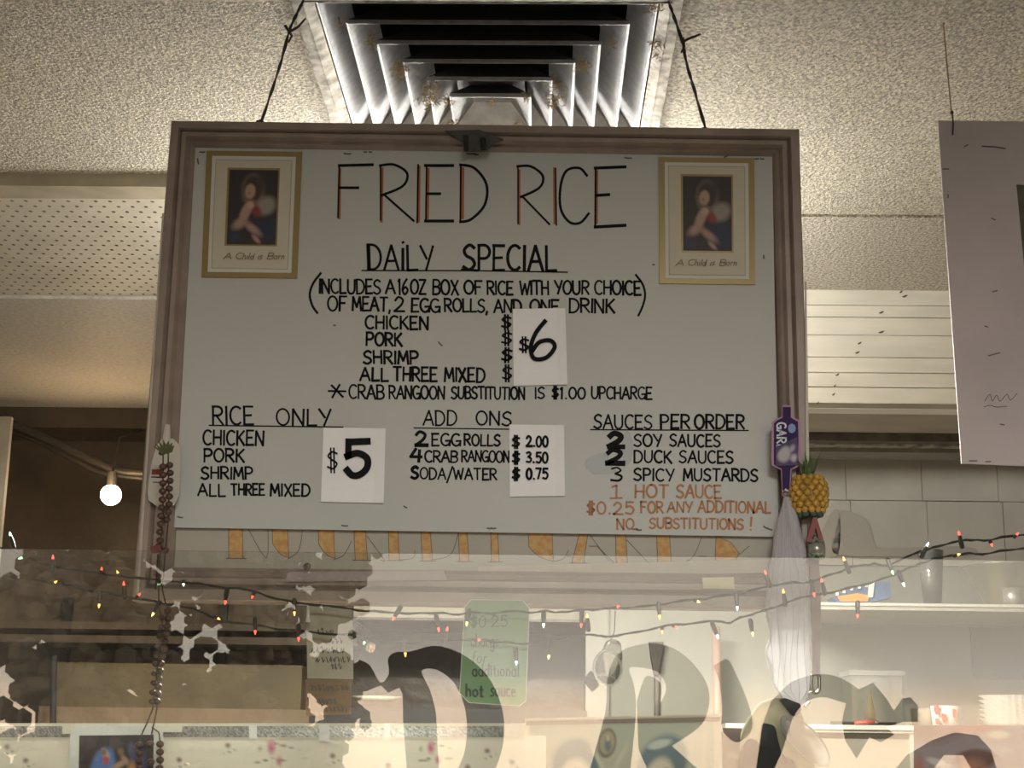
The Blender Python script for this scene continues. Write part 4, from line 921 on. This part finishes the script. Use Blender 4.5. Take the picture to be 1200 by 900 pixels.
lo = [(40, 680), (65, 684), (120, 694), (170, 703), (227, 714), (256, 726), (300, 733), (350, 740), (415, 745), (430, 749), (474, 753), (520, 751), (561, 750), (604, 754), (645, 751), (690, 744), (715, 746), (760, 738), (792, 732), (840, 728), (852, 730), (880, 720), (918, 708), (951, 698), (975, 694), (1020, 683), (1053, 671), (1085, 658), (1123, 650), (1160, 648), (1220, 640)]
string(lo, [(65, 682, 62, 684, 'a'), (145, 684, 146, 698, 'r'), (116, 710, 118, 695, 'a'), (163, 697, 160, 701, 'r'), (179, 720, 186, 708, 'y'), (256, 725, 252, 723, 'a'), (299, 741, 299, 734, 'r'), (350, 749, 350, 741, 'r'), (427, 753, 429, 748, 'g'), (475, 767, 474, 754, 'a'), (524, 737, 521, 750, 'r'), (561, 750, 558, 750, 'r'), (605, 777, 604, 757, 't'),
            (643, 770, 645, 753, 'y'), (688, 722, 690, 743, 'a'), (776, 740, 776, 736, 'a'), (792, 735, 789, 733, 'r'), (841, 746, 835, 732, 'w'), (882, 743, 879, 724, 'y'), (918, 693, 920, 707, 'a'), (954, 697, 951, 683, 'r'), (1059, 685, 1053, 671, 'w'), (1123, 650, 1120, 651, 'a'), (1005, 722, 1005, 706, 'r')], 2.142, 'lower string of small coloured lights hanging just below the frame')

# ------------------------------------------------------------------ bottom row behind the glass
roses = []
rnd = random.Random(11)
def rose(u, v, s=1):
    au = .0085*s; av = .14*s
    out = [(u-.012*s, v+.16*s, .006*s, .05*s, 30, (.16, .20, .09), .8), (u+.02*s, v-.02, .007*s, .07*s, -30, (.18, .23, .10), .8), (u+.013*s, v+.16*s, .006*s, .07*s, 60, (.17, .2, .10), .8), (u-.02*s, v+.02, .006*s, .05*s, 0, (.33, .36, .22), .9)]
    out += [(u, v, .010*s, .12*s, 0, (.55, .12, .20), .8), (u+.014*s, v+.17*s, .008*s, .08*s, 0, (.55, .18, .24), .8), (u+.002, v-.03, .004*s, .05*s, 0, (.68, .32, .38), .8)]
    return out
fl = []
for x, y, s_ in [(318, 876, 1), (505, 876, .9), (318+140*3.1, 876, 1)]: fl += rose((x+20)/660, (y-862)/98, s_)
for x, y in [(30, 892), (210, 891), (390, 886), (571, 880), (8, 876), (267, 874), (455, 897), (600, 893), (548, 899), (120, 940), (470, 935), (300, 945)]: fl += [((x+20)/660, (y-862)/98, .0075, .045, 0, (.22, .13, .10), .8), ((x+23)/660, (y-855)/98, .004, .05, 20, (.25, .24, .14), .9)]
fp = thing('floral_panel', P(300, 960, 2.14), 'cream panel printed with small pink roses behind the glass at bottom left', 'panel')
paint('print', [(-20, 861), (640, 862), (640, 960), (-20, 960)], 2.145, 330, 40, (.74, .69, .57), fl, fp, .5, .004)
gs = thing('glitter_strip', P(300, 866, 2.14), 'grey glittery strip along the top of the rose print panel', 'strip')
def gq(xa, xb, y0=849, y1=864): return [(xa, y0), (xb, y0), (xb, y1), (xa, y1)]
sheet('border', gq(-20, 616, 847.5, 866), 2.1435, .001, mat('cream_border', (.66, .62, .50), .5), gs)
o = paint('glitter', gq(-20, 590, 851, 864), 2.1428, 420, 9, (.27, .26, .24), [(.75, .5, .25, 1.2, 0, (.6, .6, .56), .6)], gs, .35, .0004, noise=.55)
m_wt = mat('white_tape', (.74, .74, .70), .4)
for i, (xa, xb, ya, yb_) in enumerate([(374, 386, 849, 869), (292, 301, 850, 866), (450, 457, 848, 868)]):
    o = sheet('tape_piece', [(xa, ya), (xb, ya), (xb, yb_), (xa, yb_)], 2.142, .0004, m_wt); tag(o, ['white tape bit on the glitter strip, under the brown kraft slip', 'white tape bit on the glitter strip, leftmost of the three', 'white tape bit on the glitter strip, under the arched letter'][i], 'tape', 'tape bits on the glitter strip')
nc = thing('nativity_card', P(130, 960, 2.13), 'white-bordered card with a dark painted group of robed figures, bottom left', 'card')
sheet('border', [(83, 850), (191, 849), (190, 960), (78, 960)], 2.138, .001, mat('card_border_white', (.66, .66, .63), .5), nc)
sheet('tape', [(73, 851), (88, 851), (88, 860), (73, 860)], 2.1372, .0004, mat('clear_tape', (.66, .64, .52), .3), nc); sheet('tape', [(180, 850), (214, 849), (213, 858), (180, 858)], 2.1372, .0004, MATS['clear_tape'], nc)
s_ = (.42, .26, .18)
paint('picture', [(93, 862), (180, 861), (179, 960), (91, 960)], 2.1374, 60, 64, (.035, .03, .032), [(.32, .38, .18, .28, 20, (.08, .18, .42), .3), (.36, .22, .10, .05, 50, (.45, .28, .22), .6), (.36, .3, .06, .07, 0, (.42, .05, .05), .6), (.33, .2, .05, .05, 0, (.2, .13, .09), .5),
    (.55, .35, .16, .05, -25, s_, .6), (.62, .3, .11, .05, 50, (.40, .27, .2), .7), (.56, .2, .06, .06, 0, (.22, .13, .09), .6), (.75, .24, .09, .2, -25, (.10, .10, .16), .4), (.8, .36, .14, .25, 0, (.07, .08, .22), .5), (.72, .42, .08, .14, 0, (.50, .26, .08), .6), (.25, .7, .3, .3, 0, (.15, .2, .33), .7), (.7, .7, .3, .2, 0, (.3, .15, .1), .7)], nc, .4, .0004)
# double portrait
pf = thing('portrait_photo', P(735, 960, 2.13), 'framed faded double portrait of two dark-haired people behind the glass', 'photo')
sheet('frame', [(615, 842), (845, 837), (847, 960), (615, 960)], 2.150, .004, mat('photo_frame', (.48, .42, .32), .4), pf)
sheet('frame_bar', [(616, 845), (844, 840), (844, 845), (617, 850)], 2.148, .002, mat('bar_brown', (.16, .11, .08), .5), pf)
b1 = (.10, .15, .17); fc = (.52, .46, .36)
paint('picture', [(621, 850), (836, 846), (837, 960), (621, 960)], 2.1488, 130, 70, (.36, .36, .28), [
    (.55, .1, .35, .3, 0, (.33, .35, .27), .9), (.42, .2, .055, .17, 3, (.16, .12, .09), .15), (.42, .2, .045, .135, 3, (.28, .25, .16), .2), (.425, .22, .024, .10, 0, (.10, .13, .14), .6), (.425, .15, .012, .045, 0, (.45, .34, .24), .6),
    (.25, .42, .15, .32, 0, b1, .25), (.25, .62, .105, .30, 0, fc, .3), (.215, .52, .022, .018, 0, b1, .7), (.285, .52, .022, .018, 0, b1, .7), (.25, .62, .015, .05, 0, (.42, .34, .26), .8), (.25, .98, .25, .22, 0, (.40, .38, .34), .5),
    (.72, .42, .15, .34, 8, b1, .22), (.705, .22, .09, .05, -35, (.40, .42, .36), .4), (.70, .60, .095, .28, 5, fc, .3), (.67, .5, .024, .02, 0, b1, .7), (.745, .48, .024, .02, 0, b1, .7), (.70, .6, .015, .05, 0, (.42, .34, .26), .8), (.71, .72, .035, .02, 0, (.4, .2, .16), .7), (.81, .55, .02, .08, 0, fc, .5), (.72, .98, .28, .2, 0, (.12, .14, .13), .5),
    (.38, .4, .02, .25, -15, (.44, .42, .32), .7), (.48, .4, .02, .25, 15, (.44, .42, .32), .7), (.95, .5, .03, .8, 0, (.42, .38, .30), .8)], pf, .25, .0008)
# small brown card right of portrait
o = paint('snapshot', [(847, 853), (878, 855), (878, 960), (847, 960)], 2.152, 20, 40, (.17, .11, .085), [(.5, .12, .5, .1, 0, (.10, .07, .06), .7), (.4, .3, .3, .05, 0, (.30, .22, .17), .8), (.6, .75, .5, .3, 0, (.26, .19, .15), .8)], rough=.4); tag(o, 'narrow dark brown snapshot between portrait and cap', 'photo')
# red poster bottom right
pp = paint('photo_poster', [(1071, 850), (1230, 850), (1230, 960), (1071, 960)], 2.15, 120, 80, (.22, .17, .19), [
    (.1, .05, .3, .2, 0, (.13, .05, .04), .8), (.42, .02, .3, .1, 0, (.30, .07, .05), .7), (.5, .32, .34, .12, -15, (.28, .25, .27), .7), (.45, .36, .19, .13, -8, (.11, .045, .035), .3), (.42, .55, .15, .24, 10, (.33, .13, .09), .45), (.4, .48, .03, .02, 0, (.08, .03, .02), .7), (.48, .46, .03, .02, 0, (.08, .03, .02), .7), (.43, .66, .05, .02, 10, (.13, .04, .04), .7),
    (.03, .55, .07, .3, 0, (.28, .09, .07), .6), (.18, .4, .12, .05, 30, (.42, .38, .36), .5), (.28, .55, .16, .05, 32, (.42, .28, .22), .5), (.85, .4, .2, .4, 20, (.24, .19, .21), .6), (.62, .1, .1, .06, 0, (.36, .33, .28), .5), (.7, .85, .3, .2, 0, (.2, .16, .18), .6)], rough=.25, noise=.05)
tag(pp, 'glossy reddish photograph of a face with dark hair, bottom right corner', 'photo')

# ------------------------------------------------------------------ right kitchen: shelves and what stands on them
s1 = P(1100, 707.5, 4.2).z
m_shelf = mat('shelf_white', (.50, .47, .40), .35, nscale=10, namt=.12)
sf = thing('wall_shelf', Vector((1.0, 4.45, s1)), 'long white kitchen wall shelf carrying cups and steel bowls', 'shelf')
G().box((P(955, 707, 4.2).x, 4.2, s1-.019), (2.9, 4.69, s1)).obj('board', m_shelf, sf)
G().box((P(955, 707, 4.2).x, 4.195, s1-.008), (2.9, 4.2, s1)).obj('edge_strip', mat('edge_bright', (.66, .64, .58), .25), sf)
p2 = 4.32*1.03/FPX
def prof_cup(r0, r1, h, t=.001): return [(.001, 0), (r0, 0), (r1, h), (r1-t, h), (r0-t, t), (.001, t)]
c = P(1093, 707, 4.32); c.z = s1+.0005
tcp = thing('stacked_clear_cups', c, 'tall stack of clear plastic cups on the white shelf', 'cups')
m_pc = glassy('clear_cup', (.86, .86, .86), .12, .16, (.75, .74, .72), .08)
for k in range(3): G().lathe(c+Vector((0, 0, k*.012)), prof_cup(.024+k*.001, .034+k*.001, .135), 24).obj('cup', m_pc, tcp, True)
def bowl(x, y, r0, r1, h, D, lb):
    c = P(x, 707, D); c.z = s1+.0005; g = G(); g.lathe(c, [(.001, 0), (r0, 0), (r0*1.06, .006), (lerp(r0, r1, .6), h*.55), (r1, h), (r1+.006, h+.001), (r1+.006, h-.003), (r1-.002, h-.004), (lerp(r0, r1, .6)-.002, h*.55), (r0, .008), (.001, .006)], 40)
    o = g.obj('steel_bowl', mat('brushed_steel', (.55, .52, .42), .28, metal=.85), smooth=True); tag(o, lb, 'bowl'); return o
bowl(1182, 0, .055, .118, .126, 4.40, 'large flared steel bowl at the right end of the shelf')
c = P(1188, 707, 4.26); c.z = s1+.0005
o = G().lathe(c, [(.001, 0), (.026, 0), (.028, .05), (.026, .05), (.024, .002), (.001, .002)], 24).obj('steel_cup', mat('satin_steel', (.66, .62, .54), .3, metal=.7), smooth=True); tag(o, 'small steel cup standing in front of the flared bowl', 'cup')
# blue package with orange
pk = thing('snack_package', P(1008, 707, 4.3), 'blue and white snack package with orange print lying on the shelf', 'package')
V = [(975, 700), (1012, 683), (1043, 681), (1045, 700), (1020, 706), (980, 706)]
g = G(); g.prism(V, 4.28, 4.36); g.obj('pouch', mat('pack_blue', (.10, .17, .32), .3, nscale=30, namt=.3), pk)
g = G(); g.prism([(981, 699), (1005, 695), (1019, 698), (1017, 705), (985, 705)], 4.276, 4.279); g.obj('orange_print', mat('pack_orange', (.75, .32, .08), .4), pk)
g = G()
for x, y in ((981, 696), (989, 693), (998, 690), (1007, 688), (1015, 686)): g.prism([(x-1.6, y-2), (x+1.6, y-2.4), (x+2, y+1.6), (x-1.4, y+2)], 4.274, 4.277)
g.prism([(1018, 683), (1025, 682), (1023, 700), (1017, 700)], 4.274, 4.277)
g.obj('white_print', mat('pack_white', (.75, .75, .72), .4), pk)
# wall notice
o = sheet('wall_notice', [(1137, 735), (1230, 734), (1230, 797), (1141, 795)], 4.69, .006, mat('notice_grey', (.19, .175, .145), .6, nscale=8, namt=.1)); tag(o, 'blank grey notice sheet on the wall beneath the shelf', 'notice')
# peeling paint patches
g = G()
for q in ([(985, 598), (1000, 600), (1018, 612), (1024, 634), (1040, 642), (1130, 640), (1140, 650), (1060, 652), (985, 651), (975, 640)], [(955, 640), (975, 600), (984, 603), (982, 650), (960, 652)]): g.prism(smoothpts(q, 3), WD-.0185, WD-.0175)
g.obj('paint_patch', mat('old_paint', (.26, .235, .19), .6), wr)
# lower counter shelf
s2 = P(1000, 849.5, 4.2).z
ct = thing('lower_shelf', Vector((1, 4.4, s2)), 'lower white kitchen shelf with the clear container and patterned cup', 'shelf')
G().box((P(850, 849, 4.2).x, 4.2, s2-.02), (2.9, 4.69, s2)).obj('board', m_shelf, ct)
G().box((P(850, 849, 4.2).x, 4.194, s2-.012), (2.9, 4.2, s2)).obj('edge_strip', MATS['edge_bright'], ct)
kb = thing('kitchen_cabinet', Vector((P(1000, 860, 4.3).x, 4.45, 0)), 'pale cabinet under the lower kitchen shelf', 'cabinet')
G().box((P(868, 860, 4.22).x, 4.22, 0), (P(1072, 860, 4.22).x, 4.68, s2-.021)).obj('body', mat('cabinet_pale', (.30, .275, .22), .4, nscale=12, namt=.12), kb)
G().box((P(1066, 860, 4.21).x, 4.205, 0), (P(1070, 860, 4.21).x, 4.22, s2-.021)).obj('edge', m_shelf, kb)
# clear container
def at2(x, D=4.32): v = P(x, 849, D); v.z = s2+.0005; return v
c0 = at2(995); c1 = at2(1054); hh = P(1025, 793, 4.32).z-s2
bx = thing('clear_container', (c0+c1)/2, 'clear square plastic container with a yellow bottle inside, on the lower shelf', 'container')
m_bx = glassy('container_plastic', (.86, .87, .84), .07, .14, (.6, .58, .52), .05)
G().box((c0.x, 4.27, s2+.001), (c1.x, 4.40, s2+hh)).obj('box', m_bx, bx)
G().box((c0.x-.006, 4.262, s2+hh+.001), (c1.x+.006, 4.408, s2+hh+.014)).obj('lid', glassy('lid_plastic', (.8, .8, .78), .1, .35, (.65, .63, .56), .1), bx)
yb0 = at2(1021, 4.34)
o = G().lathe(yb0+Vector((0, 0, .003)), [(.001, 0), (.014, 0), (.014, .04), (.008, .052), (.005, .075), (.002, .09), (.001, .09)], 16).obj('mustard_bottle', mat('mustard', (.55, .42, .12), .4), smooth=True); tag(o, 'small pale yellow squeeze bottle inside the clear container', 'bottle')
pe = thing('red_marker_pen', at2(1020, 4.24), 'red marker pen with silver tip lying before the container', 'pen')
z = s2+.006
G().tube([(at2(1001).x*4.24/4.32, 4.235, z), (at2(1025).x*4.24/4.32, 4.235, z+.003)], .0055, 10).obj('barrel', mat('pen_red', (.6, .12, .09), .35), pe, True)
G().tube([(at2(1025).x*4.24/4.32, 4.235, z+.003), (at2(1029).x*4.24/4.32, 4.235, z+.003)], [.0055, .0035], 10).obj('tip', m_chr, pe, True)
o = G().tube([(at2(975).x*4.24/4.32, 4.26, s2+.005), (at2(1052).x*4.24/4.32, 4.255, s2+.005)], .0045, 8).obj('black_pen', m_dark, smooth=True); tag(o, 'long thin black pen lying behind the red marker', 'pen')
c = at2(1109, 4.3)
pc = thing('patterned_cup', c, 'white paper cup with red dots on the lower shelf', 'cup')
G().lathe(c, [(.001, 0), (.036, 0), (.040, .055), (.038, .055), (.034, .003), (.001, .003)], 28).obj('cup', mat('paper_cup', (.74, .72, .68), .5), pc, True)
g = G()
for x, y, s_ in ((1098, 832, 1), (1107, 842, 1), (1119, 836, .9), (1099, 846, .7)): g.prism([(x-2.6*s_, y-6*s_), (x+2.2*s_, y-5*s_), (x+2.8*s_, y+2*s_), (x, y+6*s_), (x-2.6*s_, y+1*s_)], 4.257, 4.266)
g.obj('red_dots', mat('dot_red', (.55, .06, .05), .5), pc)
c = at2(1082, 4.38); o = G().lathe(c, [(.001, 0), (.03, 0), (.034, .045), (.031, .05), (.001, .048)], 20).obj('beige_tub', mat('tub_beige', (.5, .46, .36), .5), smooth=True); tag(o, 'small beige tub left of the dotted cup', 'tub')
# crinkled white tray stack
c = at2(1190, 4.36); ds = thing('cup_lid_stack', c, 'pile of ribbed white plastic lids at the right of the lower shelf', 'lids')
for k in range(7):
    V = []; n = 60; b = G()
    for (r, h) in ((.075, 0), (.092, .010), (.094, .012), (.001, .013)):
        V += [(c.x+(r*(1+.03*(j % 2)))*math.cos(2*math.pi*j/n), c.y+(r*(1+.03*(j % 2)))*.8*math.sin(2*math.pi*j/n), c.z+h+k*.0125) for j in range(n)]
    b.add(V, [(i*n+j, i*n+(j+1) % n, (i+1)*n+(j+1) % n, (i+1)*n+j) for i in range(3) for j in range(n)]); b.obj('lid', mat('lid_white', (.76, .75, .70), .4), ds)
# hanging whisk broom on the wall
wb = thing('whisk_broom', P(769, 845, 4.6), 'dark whisk broom hanging upside down on the kitchen wall', 'broom')
g = G(); g.prism([(761, 752), (778, 752), (775, 770), (772, 790), (767, 790), (763, 770)], 4.66, 4.699); g.obj('bristles', mat('bristle_dark', (.10, .085, .07), .8, nscale=60, namt=.5, stretch=(8, 1, 1)), wb)
G().tube([P(770, 786, 4.688), P(770, 845, 4.688)], .009, 8).obj('handle', mat('handle_grey', (.22, .2, .17), .5), wb, True)
# pinkish pole
o = G().tube([P(839, 735, 4.6), P(841, 846, 4.6), (P(841, 846, 4.6).x, 4.6, s2-.0)], .013, 10).obj('wall_pole', mat('pole_pink', (.42, .27, .21), .5, nscale=20, namt=.15), smooth=True); tag(o, 'pinkish upright pole against the kitchen wall', 'pole')
# pale jars seen under the frame between letters
c = P(462, 716, 4.9)
pbx = thing('back_carton', P(470, 726, 4.9), 'pale carton on a high shelf in the back room, under the frame', 'box')
G().box((P(415, 700, 4.9).x, 4.9, P(450, 724, 4.9).z), (P(690, 700, 4.9).x, 5.1, P(450, 690, 4.9).z)).obj('carton', mat('carton_beige', (.36, .33, .25), .6), pbx)
G().box((P(415, 700, 4.88).x, 4.88, P(450, 727, 4.9).z), (P(690, 700, 4.88).x, 5.44, P(450, 724, 4.9).z)).obj('shelf_board', m_brown, pbx)
# dark pass-through counter under the opening
a = P(352, 826, 4.6); b = P(688, 826, 4.6)
o = G().box((a.x+.03, 4.58, 0), (b.x, 4.95, a.z-.006)).obj('back_counter', mat('counter_black', (.03, .027, .025), .4)); tag(o, 'dark counter in the black opening left of the pale post', 'counter')
# plate
o = G().lathe(P(440, 821, 4.72), [(.001, .0), (.05, .002), (.078, .012), (.08, .012), (.05, -.002), (.001, -.003)], 32, Vector((0, 0, 1)), sx=1, sy=1).obj('plate', mat('plate_cream', (.55, .52, .38), .4), smooth=True); tag(o, 'cream plate in the dark opening left of the arched letter', 'plate')
